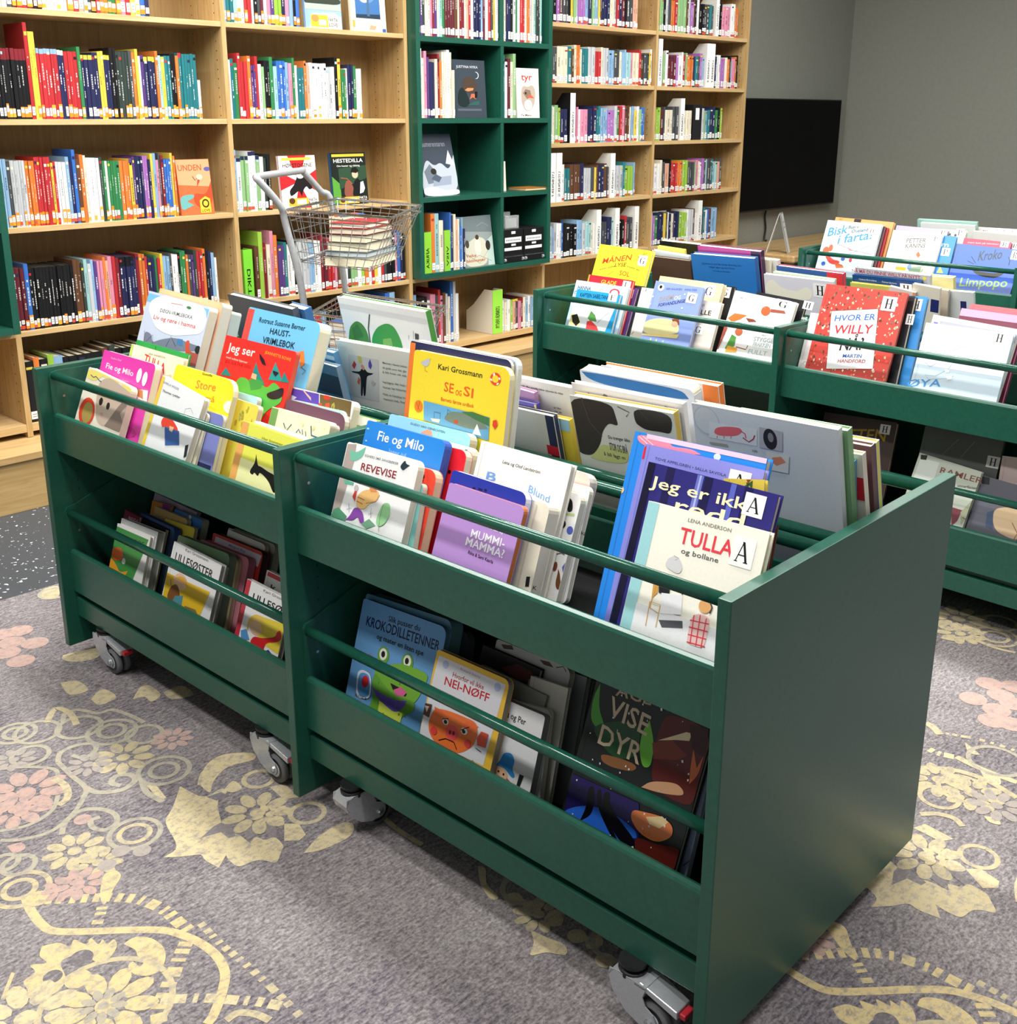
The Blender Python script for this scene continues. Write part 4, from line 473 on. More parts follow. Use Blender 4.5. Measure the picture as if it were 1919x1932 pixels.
(1,0.5,0.59,-14,-0.44,-0.9965,0.0019,0.251,0.3542,0.016,0,'b9bcc4','b9bcc4','e9e0c8',1,'silver book with red and blue title line',[('T','NÅ MÅ DU FINNE WILLY PÅ NYTT',-11.3,337.4,231.7,10.8,'b83a4a',2),('E',-21.6,340.7,6.7,6.3,'f0e04a'),('E',234,343.6,6,6,'f0e04a'),('T','BAM',232,296.5,8.5,6.1,'5a6a8a',31.4)]),
(1,0.485,0.59,-14,0.62,-0.9929,0.0003,0.2331,0.3326,0.012,0,'1f4a84','1f4a84','e9e0c8',1,'navy book with small white names below silver one',[('T','Constanze Martin-Gråmse',23.2,316.8,61.1,5.4,'c8d4e4',-0.1),('T','Shannon Garliente',102.3,315.9,50,5.3,'c8d4e4',-1.1),('S','H',163.5,292.2,39.4,27.3)]),
(1,0.47,0.59,-14,0.35,-0.9946,0.0004,0.1378,0.3067,0.012,0,'d4cc6a','d4cc6a','e9e0c8',1,'olive yellow book just behind red crowd book',[]),
(1,0.4583,0.59,-14,-7.79,-0.896,0.0117,0.0865,0.3034,0.01,0,'efe0d4','efe0d4','e9e0c8',1,'cream book with orange corner right of olive one',[('R','f0a070',0.9,0.95,1,1)]),
(1,0.55,0.59,-14,1.06,-0.7817,0,0.0962,0.3451,0.02,0,'e6e0a0','d8d498','e9e0c8',1,'pale yellow book with navy tape patch',[('R','26306a',0.78,0.72,1,0.85)]),
(1,0.4703,0.59,-14,-4.01,-0.8067,0.0062,0.0882,0.3215,0.012,0,'e8e0cc','e8e0cc','e9e0c8',1,'cream book with navy tape left of the red dotted one',[('R','26306a',0.7,0.75,1,0.88)]),
(1,0.52,0.59,-14,-1.83,-0.8055,0.0033,0.1025,0.3093,0.013,0,'cfc4b4','cfc4b4','e9e0c8',1,'stone coloured book between two taped ones',[]),
(1,0.536,0.59,-14,2.04,-0.7149,0,0.1041,0.3058,0.012,0,'d8dcdc','d8dcdc','e9e0c8',1,'grey white book with navy patch near the right edge',[('R','26306a',0.6,0.75,0.78,0.9)]),
(1,0.09,0.19,19,3.04,-0.9204,0,0.2409,0.333,0.02,0,'4a3430','4a3430','e9e0c8',0,'brown book with big yellow letters on lower tray',[('T','GITTEN',38.3,247.8,176.1,38.4,'c8a028',23.6),('S','H',191.2,292.4,33.1,29.2)]),
(1,0.1,0.19,19,1.9,-0.6028,0,0.2335,0.3503,0.014,0,'5e625e','5e625e','e9e0c8',0,'grey floorboard patterned book on the lower tray',[('L','8a8c84',5,[70,277,106,328]),('L','8a8c84',5,[123,276,153,329]),('S','H',198,263,36,33.2)]),
(1,0.05,0.19,19,-4.73,-0.6126,0.0156,0.1897,0.2689,0.014,0,'ccd4c6','ccd4c6','e9e0c8',0,'pale feather textured book with brown lettering',[('P','e4ece4',[8,256,66,258,66,193,7,190]),('T','RAMLER',75,231,124.9,17.4,'8a5a50',5.5),('T','unnerfester',136.6,208.1,54.5,8.6,'5a5a50',8.8),('P','8a4a54',[142,148,173,149,169,115,158,95]),('P','b4b89a',[170,142,202,185,217,127,182,109]),('L','4a4a3a',4,[180,130,206,128,205,117]),('P','2a2a2a',[6,264,25,268,26,254,9,251])]),
(1,0.066,0.19,19,-2.87,-0.4171,0.0072,0.1429,0.2476,0.014,0,'6a6c78','6a6c78','e9e0c8',0,'slate grey book with a curled sand coloured animal',[('P','d8bc98',[60,166,90,181,138,185,178,117,135,98,83,107,65,132]),('P','4a5a74',[44,151,59,161,73,108,51,112]),('P','2c3030',[1,244,22,247,27,227,7,224]),('L','8a5a3a',5,[117,143,139,119,135,100])]),
(1,0.0825,0.19,19,5.48,-0.3398,0,0.0831,0.3165,0.012,0,'e4d0cc','e4d0cc','e9e0c8',0,'pale pink book with blue stripe on lower tray',[('R','2c3c9a',0,0.7,1,0.75)]),
(2,0.06,0.59,20,-0.79,-1.992,0.0039,0.2792,0.342,0.015,0,'d3ecf8','d3ecf8','e9e0c8',0,'light blue book with big blue title and orange animal',[('T','Bisk',19.2,261.7,96.8,44.8,'4a94e0',26.4),('T','i farta!',80.2,231.4,164.2,44.4,'4a94e0',40),('T','Bjørn',116.9,309.5,50.9,13.9,'3a4048',5.7),('T','Ousland',136.1,289.8,80.2,16.4,'3a4048',15.5),('S','O',222.9,290.8,30.5,34.3),('E',31.7,192.7,16.5,19.9,'d86a48'),('E',53.4,208,10.9,17.2,'d86a48'),('P','e84a44',[36,165,56,170,81,153,117,151,115,131,66,132]),('P','c8663a',[92,141,135,133,146,121,106,114]),('E',35.8,128.9,11,10.6,'3a62b8'),('E',129.5,161.7,10.7,9.2,'3a5ab0'),('E',169.2,159.4,8,9.1,'c83a4a'),('L','a84a50',3,[80,231,169,208,266,198]),('L','8a8a94',3,[148,186,254,242]),('P','d88a90',[138,221,170,205,149,206])]),
(2,0.115,0.59,20,-1.08,-1.9839,0.0056,0.2996,0.3518,0.02,0,'f0a060','f0a060','e8d49a',0,'orange book rearmost behind the orange animal book',[('T','KAT',21.3,339.1,17.5,9,'5a4a3a',0.2),('R','2a2024',0.33,0.955,0.45,1)]),
(2,0.078,0.59,20,-0.15,-1.9176,0.0006,0.2188,0.3326,0.014,0,'4a2a30','4a2a30','e9e0c8',0,'black maroon book behind the orange animal book',[]),
(2,0.095,0.59,20,-0.07,-1.9102,0.0003,0.2207,0.3256,0.012,0,'a82a34','a82a34','e9e0c8',0,'dark red book right of orange animal book',[]),
(2,0.06,0.59,20,-1.09,-1.6534,0.0045,0.2363,0.3167,0.014,0,'f3f2e4','f3f2e4','e9e0c8',0,'cream book with thin grey capitals and green circle',[('T','PETTER',75.9,263.8,90.5,20.7,'5c5c54',10.4),('T','KANINS',77.7,239,91.7,20.7,'5c5c54',10.8),('S','P',193.7,279,31.2,31.7),('E',124.4,158.1,68,55,'b9c4ac'),('E',124.4,158.1,58.7,47.5,'e8ecdc'),('P','d8683a',[137,215,145,230,160,212,150,201]),('P','d8c84a',[61,132,69,152,108,150,110,119]),('P','8aa88a',[120,151,179,164,177,127,128,121]),('E',122.1,154.7,9.9,12.5,'7a9ac0'),('R','c8d0b0',0.25,0.63,0.5,0.64)]),
(2,0.105,0.59,20,-1.06,-1.6632,0.0046,0.2467,0.3354,0.014,0,'a9a4d4','a9a4d4','e9e0c8',0,'pale purple book with letter sticker behind cream one',[('S','P',207,311.3,36.1,22.9)]),
(2,0.08,0.59,20,0.13,-1.6113,0,0.2575,0.3103,0.014,0,'3a8ee0','3a8ee0','e9e0c8',0,'blue book with white letters right of the cream one',[('T','m',197.3,260.4,33.5,21.6,'cfe4f8',-0.3),('S','P',204.8,219,38.6,36),('P','c8d45a',[206,139,217,170,237,139])]),
(2,0.125,0.59,20,0.48,-1.54,0,0.2088,0.3341,0.02,0,'c9ccc0','c9ccc0','e9e0c8',0,'grey leafy book with letter sticker further back',[('S','P',161.9,303.4,37.4,38),('N',20,4,0.6,0.5,0.8,0.95,9,('4a5a3a','2a2a2a'))]),
(2,0.06,0.59,20,-1.42,-1.343,0.007,0.2837,0.2755,0.015,0,'4a6fd4','4a6fd4','e9e0c8',0,'royal blue book with green letters and black crocodile',[('T','Kroko',107.7,208.1,98,46.4,'3a4a3e',22.2),('T','Limpopo',58.1,87.7,203.1,40.8,'a8d468',22.3),('P','33362c',[92,170,132,163,190,162,238,173,226,157,201,142,149,142,111,152]),('L','2a3a3a',7,[65,203,94,194]),('L','2a3a3a',7,[76,225,102,198]),('L','2a3a3a',7,[234,241,244,224,244,204]),('S','R',242.9,231.1,32.7,39.9)]),
(2,0.08,0.59,20,-1.44,-1.3285,0.0053,0.2099,0.3029,0.014,0,'a8405a','a8405a','e9e0c8',0,'maroon pink book with small white letters and sticker',[('T','svart katt på rømmen',21,280.9,136.1,8.2,'e8b8c4',5.7),('S','R',163.6,279.1,36.1,25.9)]),
(2,0.1,0.59,20,-2.69,-1.2941,0.0098,0.2094,0.2942,0.012,0,'e8e4e0','e8e4e0','e9e0c8',0,'off white book with letter sticker at right edge',[('S','R',162.5,274.2,35.7,24.6)]),
(2,0.46,0.59,-14,0.75,-1.6239,0,0.2848,0.3493,0.014,0,'9cc4bc','9cc4bc','e9e0c8',1,'pale teal cover standing high in rear tray of third trolley',[]),
(2,0.44,0.59,-14,0.53,-1.6003,0,0.257,0.3361,0.012,0,'e2e8e4','e2e8e4','e9e0c8',1,'white book below the pale teal cover',[]),
(2,0.476,0.59,-14,0.73,-1.347,0,0.2223,0.3262,0.014,0,'e4dcdc','e4dcdc','e9e0c8',1,'white floral edged book in rear tray of third trolley',[('N',12,4,0.1,0.93,0.9,0.99,4,('8a5a5a',))]),
(2,0.4275,0.59,-14,-1.15,-1.3532,0.0047,0.236,0.3096,0.012,0,'eceae6','eceae6','e9e0c8',1,'plain white book below the floral edged one',[])]
RUGD=[
('L','e0ca90',0.017,[-802,-1596,-810,-1634,-813,-1688,-803,-1724,-757,-1772,-709,-1817,-669,-1860,-652,-1894,-640,-1936,-637,-1984,-648,-2028,-674,-2062,-711,-2096,-730,-2106]),
('D','e0ca90',0.024,[-778,-1630,-747,-1660,-706,-1696,-685,-1718,-658,-1755,-641,-1810,-639,-1856,-637,-1901]),
('D','e0ca90',0.02,[-715,-1723,-734,-1748,-748,-1764]),
('D','e0ca90',0.026,[-655,-1916,-685,-1943,-716,-1973,-751,-2004,-771,-2026,-782,-2052]),
('D','dccb9c',0.02,[-756,-2006,-730,-2029,-703,-2055,-678,-2086,-651,-2119,-631,-2151]),
('D','cfc094',0.014,[-613,-1892,-616,-1965,-613,-2049,-614,-2139,-617,-2208]),
('S','e0ca90',0,[-837,-1743,-850,-1763,-849,-1788,-871,-1773,-872,-1795,-895,-1802,-899,-1828,-911,-1830,-898,-1854,-876,-1866,-854,-1860,-841,-1842,-832,-1805,-811,-1803,-794,-1813,-788,-1851,-769,-1855,-746,-1838,-741,-1818,-755,-1820,-755,-1804,-766,-1809,-768,-1786,-781,-1794,-790,-1768,-803,-1779,-811,-1758,-823,-1749]),
('S','e0ca90',0,[-735,-1841,-712,-1840,-694,-1863,-690,-1897,-701,-1925,-721,-1944,-742,-1942,-757,-1923,-757,-1899,-745,-1892,-742,-1911,-729,-1904,-732,-1885,-728,-1869]),
('E','e0ca90',0.022,[-829,-1863]),
('E','6d676a',0.02,[-802,-1820]),
('E','6d676a',0.016,[-856,-1827]),
('R','cfc094',0.105,[-823,-1951]),
('F','e0ca90',0.085,[-824,-1953]),
('F','b8b098',0.04,[-828,-1949]),
('F','dccb9c',0.085,[-927,-1885]),
('P','e0ca90',0,[-939,-1815,-900,-1766,-897,-1773,-934,-1820]),
('R','cfc094',0.05,[-798,-1567]),
('R','cfc094',0.028,[-800,-1565]),
('E','e0ca90',0.022,[-788,-1615]),
('F','cfc094',0.062,[-676,-1530]),
('F','cfc094',0.05,[-661,-1597]),
('F','c8a698',0.05,[-715,-1630]),
('S','e0ca90',0,[-674,-1643,-652,-1636,-648,-1665,-675,-1690,-709,-1720,-703,-1690]),
('F','c8a698',0.04,[-742,-1621]),
('R','b8b098',0.05,[-565,-1564]),
('R','cfc094',0.03,[-566,-1564]),
('L','b8b098',0.012,[-670,-1461,-647,-1428,-609,-1411,-578,-1431,-562,-1471,-574,-1504,-602,-1509,-615,-1485,-607,-1459,-588,-1461]),
('E','c8a698',0.018,[-617,-1443]),
('F','c8a698',0.075,[-697,-1308]),
('L','b8b098',0.01,[-752,-1359,-704,-1381,-649,-1368,-613,-1322]),
('L','b8b098',0.01,[-764,-1390,-730,-1420,-674,-1434,-608,-1399,-575,-1362]),
('S','c8a698',0,[-762,-1418,-738,-1427,-740,-1452,-762,-1450]),
('R','b8b098',0.03,[-771,-1493]),
('R','b8b098',0.025,[-787,-1466]),
('E','b0a69a',0.018,[-652,-1617]),
('E','b0a69a',0.018,[-612,-1596]),
('E','b0a69a',0.018,[-583,-1626]),
('P','dccb9c',0,[-565,-1675,-526,-1672,-505,-1569,-470,-1545,-415,-1481,-405,-1562,-355,-1550,-354,-1577,-387,-1581,-426,-1662,-434,-1701,-420,-1716,-421,-1760,-400,-1747,-396,-1775,-373,-1776,-378,-1816,-390,-1825,-421,-1853,-431,-1826,-444,-1812,-480,-1809,-480,-1775,-475,-1758,-506,-1781,-513,-1740,-506,-1720,-534,-1703]),
('P','dccb9c',0,[-369,-1803,-336,-1756,-315,-1778,-327,-1818,-348,-1824]),
('P','dccb9c',0,[-365,-1863,-312,-1839,-248,-1836,-235,-1861,-264,-1889,-311,-1886,-346,-1877]),
('P','dccb9c',0,[-282,-1625,-252,-1637,-260,-1701,-287,-1685]),
('P','77717a',0,[-397,-1558,-365,-1565,-362,-1588,-389,-1585]),
('P','87807f',0,[-481,-1674,-441,-1659,-407,-1659,-428,-1719,-442,-1715,-442,-1687]),
('P','87807f',0,[-406,-1707,-377,-1702,-400,-1747,-420,-1750]),
('P','87807f',0,[-364,-1727,-345,-1735,-370,-1779,-385,-1775]),
('F','cfc094',0.075,[-353,-1685]),
('F','dccb9c',0.04,[-338,-1707]),
('R','cfc094',0.032,[-281,-1581]),
('R','cfc094',0.035,[-281,-1760]),
('L','cfc094',0.014,[-382,-1509,-342,-1469,-288,-1491]),
('L','dccb9c',0.016,[-466,-1499,-458,-1443,-460,-1427]),
('L','cfc094',0.014,[-705,-2122,-683,-2123,-665,-2145,-656,-2173]),
('e','c8a698',0.036,[-333,-475]),
('e','c8a698',0.036,[-336,-581]),
('e','c8a698',0.036,[-379,-531]),
('e','c8a698',0.036,[-408,-658]),
('e','c8a698',0.036,[-414,-584]),
('e','c8a698',0.036,[-376,-462]),
('s','cfc094',0,[-315,-706,-230,-734,-256,-786,-307,-771,-327,-732]),
('s','cfc094',0,[-389,-850,-354,-869,-356,-936,-400,-925]),
('s','cfc094',0,[-374,-985,-329,-956,-324,-1020,-371,-1029]),
('s','cfc094',0,[-301,-1060,-260,-1019,-238,-1025,-241,-1089,-275,-1104,-275,-1071]),
('s','cfc094',0,[-231,-1083,-180,-1085,-184,-1148,-233,-1131]),
('s','cfc094',0,[-191,-268,-153,-232,-119,-255,-154,-330,-186,-321]),
('r','b8b098',0.045,[-572,-1008]),
('r','b8b098',0.025,[-572,-1008]),
('r','b8b098',0.05,[-533,-1040]),
('r','b8b098',0.055,[-411,-1166]),
('r','b8b098',0.03,[-409,-1162]),
('r','b8b098',0.05,[-455,-1091]),
('r','b8b098',0.055,[-408,-1401]),
('r','b8b098',0.03,[-408,-1401]),
('r','b8b098',0.04,[-363,-1231]),
('r','b8b098',0.04,[-153,-295]),
('r','b8b098',0.04,[-588,-1127]),
('l','b8b098',0.012,[-472,-1043,-449,-1005,-418,-1013,-394,-1062,-362,-1071,-344,-1129,-337,-1183]),
('l','b8b098',0.012,[-557,-1200,-536,-1167,-500,-1162,-466,-1183,-476,-1215,-508,-1224,-522,-1195]),
('l','b8b098',0.012,[-557,-1200,-560,-1276,-559,-1329,-568,-1357,-600,-1392]),
('l','b8b098',0.014,[-559,-1341,-550,-1375,-511,-1403,-473,-1392,-469,-1364,-493,-1346,-513,-1364,-503,-1387]),
('l','b8b098',0.014,[-462,-1403,-477,-1451,-470,-1507]),
('f','cfc094',0.07,[-446,-1288]),
('f','c8a698',0.05,[-328,-1297]),
('f','c8a698',0.09,[-658,-1263]),
('l','cfc094',0.016,[-593,-1255,-587,-1299,-603,-1345,-630,-1360]),
('l','b8b098',0.01,[-659,-1134,-612,-1170,-576,-1220,-582,-1254]),
('s','dccb9c',0,[-383,-1511,-338,-1455,-286,-1440,-233,-1481,-246,-1509,-301,-1492,-353,-1517,-383,-1549]),
('s','dccb9c',0,[-358,-1563,-324,-1547,-325,-1584,-348,-1585]),
('f','b0a69a',0.05,[-514,-1258]),
('f','b0a69a',0.05,[-622,-1119]),
('l','cfc094',0.016,[-499,-1015,-455,-967,-441,-1013,-454,-1077]),
('e','c8a698',0.034,[1270,-2573]),
('e','c8a698',0.034,[1230,-2618]),
('e','c8a698',0.034,[1165,-2574]),
('e','c8a698',0.034,[1149,-2639]),
('e','c8a698',0.034,[1091,-2651]),
('e','c8a698',0.034,[1108,-2690]),
('e','c8a698',0.034,[1300,-2628]),
('e','c8a698',0.034,[1209,-2657]),
('d','cfc094',0.012,[955,-2594,984,-2663,993,-2719,994,-2746]),
('l','cfc094',0.02,[969,-2538,962,-2560,942,-2587]),
('d','dccb9c',0.022,[861,-2595,860,-2620,874,-2659]),
('l','dccb9c',0.018,[875,-2654,868,-2691,865,-2730,866,-2767,868,-2793]),
('l','cfc094',0.016,[776,-2613,814,-2665,829,-2716,824,-2765,808,-2815]),
('s','dccb9c',0,[950,-2642,931,-2674,920,-2689,912,-2667]),
('f','cfc094',0.07,[757,-2665]),
('f','cfc094',0.07,[758,-2736]),
('s','dccb9c',0,[860,-2713,870,-2747,835,-2770,824,-2746]),
('r','b8b098',0.06,[921,-2727]),
('r','cfc094',0.05,[761,-2716]),
('f','cfc094',0.09,[1593,-2356]),
('f','dccb9c',0.07,[1502,-2400]),
('r','cfc094',0.06,[1551,-2479]),
('r','cfc094',0.035,[1551,-2479]),
('r','cfc094',0.05,[1646,-2451]),
('s','dccb9c',0,[1434,-2368,1470,-2395,1510,-2427,1535,-2435,1486,-2431,1444,-2406]),
('l','dccb9c',0.012,[1492,-2446,1483,-2503,1492,-2557]),
('l','cfc094',0.014,[608,-2690,633,-2715,643,-2747,628,-2772]),
('s','dccb9c',0,[694,-2789,705,-2811,689,-2826,681,-2807]),
('f','b0a69a',0.06,[750,-2794]),
('r','cfc094',0.04,[695,-2693]),
('e','cfc094',0.018,[-174,-2257]),
('e','cfc094',0.018,[-172,-2300]),
('e','cfc094',0.018,[-163,-2348]),
('e','cfc094',0.018,[-166,-2406]),
('e','cfc094',0.018,[-177,-2480]),
('e','cfc094',0.018,[-191,-2525]),
('s','dccb9c',0,[-154,-2141,-149,-2157,-179,-2191,-189,-2232,-204,-2226,-187,-2182]),
('s','dccb9c',0,[-212,-2335,-206,-2369,-198,-2404,-215,-2422,-234,-2394,-258,-2378,-231,-2361]),
('s','dccb9c',0,[-159,-2418,-135,-2433,-152,-2453,-177,-2440]),
('r','b8b098',0.04,[-141,-2251]),
('r','b8b098',0.045,[-128,-2468]),
('l','dccb9c',0.012,[-181,-1889,-187,-1945,-185,-2013]),
('f','cfc094',0.05,[-172,-2319])]
prep_text(['3.00', 'AFRIKA', 'B', 'BAM', 'BILLE', 'Barnets første ordbok', 'Bisk', 'Bjørn', 'Blund', 'Constanze Martin-Gråmse', 'DIKT', 'DRØM', 'DYR', 'Draumerennaren', 'Du trenger ikke', 'DØGN-VRIMLEBOKA:', 'EGNERS SMÅ SANGBØKER', 'Emma og Per', 'FAKTA', 'FORVANDLINGER', 'FRAKKEN', 'FULLT', 'Fie og Milo', 'GEIR GULLIKSEN    ANNA FISKE', 'GITTEN', 'GLADE', 'GUIDO VAN GENECHTEN', 'GUNILLA WOLDE', 'Gunnilla', 'HANDFORD', 'HANNA', 'HAUST-', 'HESTEDILLA', 'HIDDE', 'HVOR ER', 'Her kommer', 'Hvorfor vil ikke', 'HØRSTOGENE', 'JEANNETTE ROWE', 'JEG SULTNE DEG', 'JUSTYNA NYKA', 'Jeg er ikke', 'Jeg finnes et sted der havets dronning som', 'Jeg ser', 'K', 'KANINS', 'KAPTEIN SABELTANN', 'KAT', 'KATTEN,', 'KLAFFEBOK', 'KROKODILLETENNER', 'Kari Grossm', 'Kari Grossmann', 'Kroko', 'LENA ANDERSON', 'LILLESØS', 'LILLESØSTER', 'LOVE', 'LYDBØKER C', 'LYDBØKER D', 'LYDBØKER E', 'LYDBØKER EVENTYR', 'LYDBØKER F', 'LYDBØKER G', 'LYDBØKER H', 'LYDBØKER I', 'LYDBØKER J', 'LYDBØKER K', 'LYDBØKER L', 'LYSE', 'Lena og Olof Landström', 'Limpopo', 'Liv og røre i hamna', 'MAMMA?', 'MARTIN', 'MIN', 'MUMMI-', 'Mannen i denne boken', 'Margret Rey', 'Martine Grande', 'MÅNEN', 'MÅSTAD', 'NEI-NØFF', 'Nok en klassiker fra', 'NÅ MÅ DU FINNE WILLY PÅ NYTT', 'NÅ?', 'O', 'OG', 'Om hester og ridning', 'Ousland', 'PETTER', 'Pauline Oud', 'RAMLER', 'REVEVISE', 'Richard Scarry', 'Riina & Sami Kaarla', 'Rotraut Susanne Berner', 'SE', 'SI', 'SOL', 'STOR OG BRÅ', 'STYGGE', 'SUSS', 'Shannon Garliente', 'Slik pusser du', 'Store', 'TOVE APPELGREN • SALLA SAVOLA', 'TULLA', 'Te Maru', 'Thomas rydder', 'UNDEN', 'VISE', 'VISV', 'VRIMLEBOK', 'Veike', 'WILLY', 'a!', 'baker', 'blomster', 'bølget igjen og synt finnes', 'eller Kallarfri', 'er lita', 'et', 'heldigvis blir hun i', 'humør før historien', 'hun maler, liten og', 'i en bok av forteller', 'i farta!', 'k', 'ka', 'lager jul', 'm', 'mannen bak. Den', 'med sultne bjørnar', 'ner en', 'og bollane', 'og fødselsdagen', 'og mater en liten ape', 'og nytelsen tar, leses an historia', 'og små', 'redd', 'som ei', 'som ville', 'svart katt på rømmen', 'så godt som det går', 'tyr', 'unnerfester', 'utbrekk. Men plutselig dukker nykomlen fra virker', 'ÅGE', 'ØYA', 'å bli hun vil stå', 'å bli lagt m'])
# ---------------------------------------------------------------- room
WY,WX=.97,6.95
m=MB(); m.box((-4,-6,-.03),(WX,WY,-.004)); struct(m.build('floor',VINYL))
m=MB(); m.box((-4,WY,-.03),(WX,WY+.12,3.1)); struct(m.build('wall_back',GREYW))
m=MB(); m.box((WX,-6,-.03),(WX+.12,WY+.12,3.1)); struct(m.build('wall_right',GREYW))
m=MB(); m.box((-4,-6,3.1),(WX+.12,WY+.12,3.2)); struct(m.build('ceiling',WHITEC))
# rug with its woven pattern
m=MB(); m.box((-2.6,-5.2,-.004),(5.4,-.232,0),(0,0,0,0)); zz=[.0002]
def rp(a,b): return (a,b,zz[0])
for typ,c,w,p in RUGD:
    col=lin(c,1.0); pts=[(p[i]/1000,p[i+1]/1000) for i in range(0,len(p),2)]
    for ox,oy in ((0,0),(.835,-1.075)) if typ.isupper() else ((0,0),):
        q=[(a+ox,b+oy) for a,b in pts]
        if max(b for a,b in q)>-.24: q=[(a,min(b,-.24)) for a,b in q]
        zz[0]+=.000004; t_=typ.lower()
        if t_=='p': put_poly(m,round_poly(q) if len(q)>6 else q,rp,col)
        elif t_=='s': put_poly(m,spline(q+[q[0]],4)[:-1],rp,col)
        elif t_=='l':
            for qd in stroke_quads(spline(q,6),w): m.face([rp(*e) for e in qd],col)
        elif t_=='d':   # dashed run: short bars across the path
            sp=spline(q,8); rg=random.Random(len(p)+int(w*1e4)); acc=0; L_=0
            for i in range(len(sp)-1):
                (ax,ay),(bx,by)=sp[i],sp[i+1]; d=math.hypot(bx-ax,by-ay); L_+=d
                if L_>acc:
                    ln=rg.choice((.008,.012,.022)); acc=L_+ln+.008; ux,uy=(bx-ax)/d,(by-ay)/d
                    m.face([rp(ax-uy*s1*w/2+ux*e,ay+ux*s1*w/2+uy*e) for s1,e in ((-1,0),(-1,ln),(1,ln),(1,0))],col)
        elif t_=='r':   # ring: centre, radius
            cx,cy=q[0]; rr=w; n=30
            k1=[(cx+rr*cos(2*pi*i/n),cy+rr*sin(2*pi*i/n)) for i in range(n+1)]
            for qd in stroke_quads(k1,.011): m.face([rp(*e) for e in qd],col)
        elif t_=='f':   # flower: centre, radius
            cx,cy=q[0]; n=9
            for i in range(n):
                t=2*pi*i/n; el=[(cx+w*.66*cos(t)+w*.34*cos(t)*cos(s)-w*.2*sin(t)*sin(s),cy+w*.66*sin(t)+w*.34*sin(t)*cos(s)+w*.2*cos(t)*sin(s)) for s in [2*pi*j/10 for j in range(10)]]
                m.face([rp(*e) for e in el],col)
            m.face([rp(cx+w*.22*cos(2*pi*i/12),cy+w*.22*sin(2*pi*i/12)) for i in range(12)],col)
        elif t_=='e':   # filled disc
            cx,cy=q[0]; m.face([rp(cx+w*cos(2*pi*i/16),cy+w*sin(2*pi*i/16)) for i in range(16)],col)
tag(m.build('patterned_rug',RUG),'large worn grey purple rug with yellow floral scroll pattern under the trolleys','rug')
# ---------------------------------------------------------------- shelving
FY=.69; BT=.021; BD=.275
def shelving(name,label,xs,shelves,ztop,zbot,spans,pins=True):
    root=empty(name,(xs[0],FY,0)); ox,oy=xs[0],FY
    for x in xs:
        z0=zbot
        m=MB(); m.box((x-ox,0,z0),(x-ox+BT,BD,ztop))
        if pins:
            for dy in (.045,.215):
                zq=z0+.06
                while zq<ztop-.03:
                    for sx in (-.0004,BT+.0004):
                        m.face([(x-ox+sx,dy+.0028*cos(2*pi*k/8),zq+.0028*sin(2*pi*k/8)) for k in range(8)],lin('4a3a24'),1)
                    zq+=.036
        m.build('upright',[OAK,BLACKP],root)
    for x0,x1,z,t in shelves:
        m=MB(); m.box((x0-ox,.001,z),(x1-ox,BD-.008,z+t)); m.build('shelf',OAKX,root,bevel=.001)
    for x0,x1,z0,z1 in spans:
        m=MB(); m.box((x0-ox,BD-.008,z0),(x1-ox,BD,z1)); m.build('back_panel',OAKB,root)
    return tag(root,label,'bookcase')
X=[-.74,.226,1.190,2.154,3.118,4.082,5.046]
ZL=[.598,.978,1.357,1.733,2.11]; ZR=[.600,.912,1.225,1.537,1.841,2.15]
sh=[]
for i in (1,2):
    for z in ZL: sh.append((X[i]+BT,X[i+1],z,.02))
for i in (0,1,2,3): sh.append((X[i]+BT,X[i+1],.235,.03))
sh+=[(X[0]+BT,X[1],.598,.02),(X[3]+BT,X[4],.598,.02)]
shelving('oak_bookcase','long oak bookcase with wide bays left of and under the green cube shelf',X[:4],sh,2.35,.215,[(X[0]+BT,X[1],.215,.6),(X[1]+BT,X[2],.215,2.35),(X[2]+BT,X[3],.215,2.35),(X[3]+BT,X[4],.215,.6)])
sh=[]
for i in (4,5):
    for z in ZR: sh.append((X[i]+BT,X[i+1],z,.022))
    sh.append((X[i]+BT,X[i+1],.235,.03))
shelving('oak_bookcase','oak bookcase with closely spaced shelves of small paperbacks beside the television',X[4:],sh,2.35,.215,[(X[4]+BT,X[5],.215,2.35),(X[5]+BT,X[6],.215,2.35)])
# base bench under the bookcases
root=empty('oak_bench',(0,.49,0))
m=MB(); m.box((-4,0,.187),(5.067,.475,.213)); m.build('bench_top',OAKP,root,bevel=.0015)
m=MB(); m.box((-4,.012,-.003),(5.067,.47,.187)); m.build('plinth',OAKP2,root)
tag(root,'long low oak plinth bench running along the foot of the bookcases','bench')
# green cube shelves standing proud of the oak
def cube_shelf(x0,x1,xd,label):
    root=empty('green_cube_shelf',(x0,.63,0)); w=.026; y0,y1=0,.325
    for a,b in ((0,w),(x1-x0-w,x1-x0)):
        m=MB(); m.box((a,y0,.622),(b,y1,2.35)); m.build('side_panel',GREEN,root,bevel=.001)
    if xd:
        m=MB(); m.box((xd-x0,.002,.648),(xd-x0+.021,y1-.006,2.35)); m.build('divider',GREEN,root)
    for z in (.622,.989,1.356,1.722,2.09):
        m=MB(); m.box((w,.001,z),(x1-x0-w,y1-.006,z+.024)); m.build('shelf',GREEN,root)
    m=MB(); m.box((w,y1-.006,.622),(x1-x0-w,y1,2.35)); m.build('back_panel',GREEN,root)
    return tag(root,label,'shelf unit')
cube_shelf(2.177,3.116,2.735,'dark green two column cube shelf projecting between the two oak bookcases')
cube_shelf(-.72,.224,None,'dark green shelf unit cut off at the left edge of the photo')
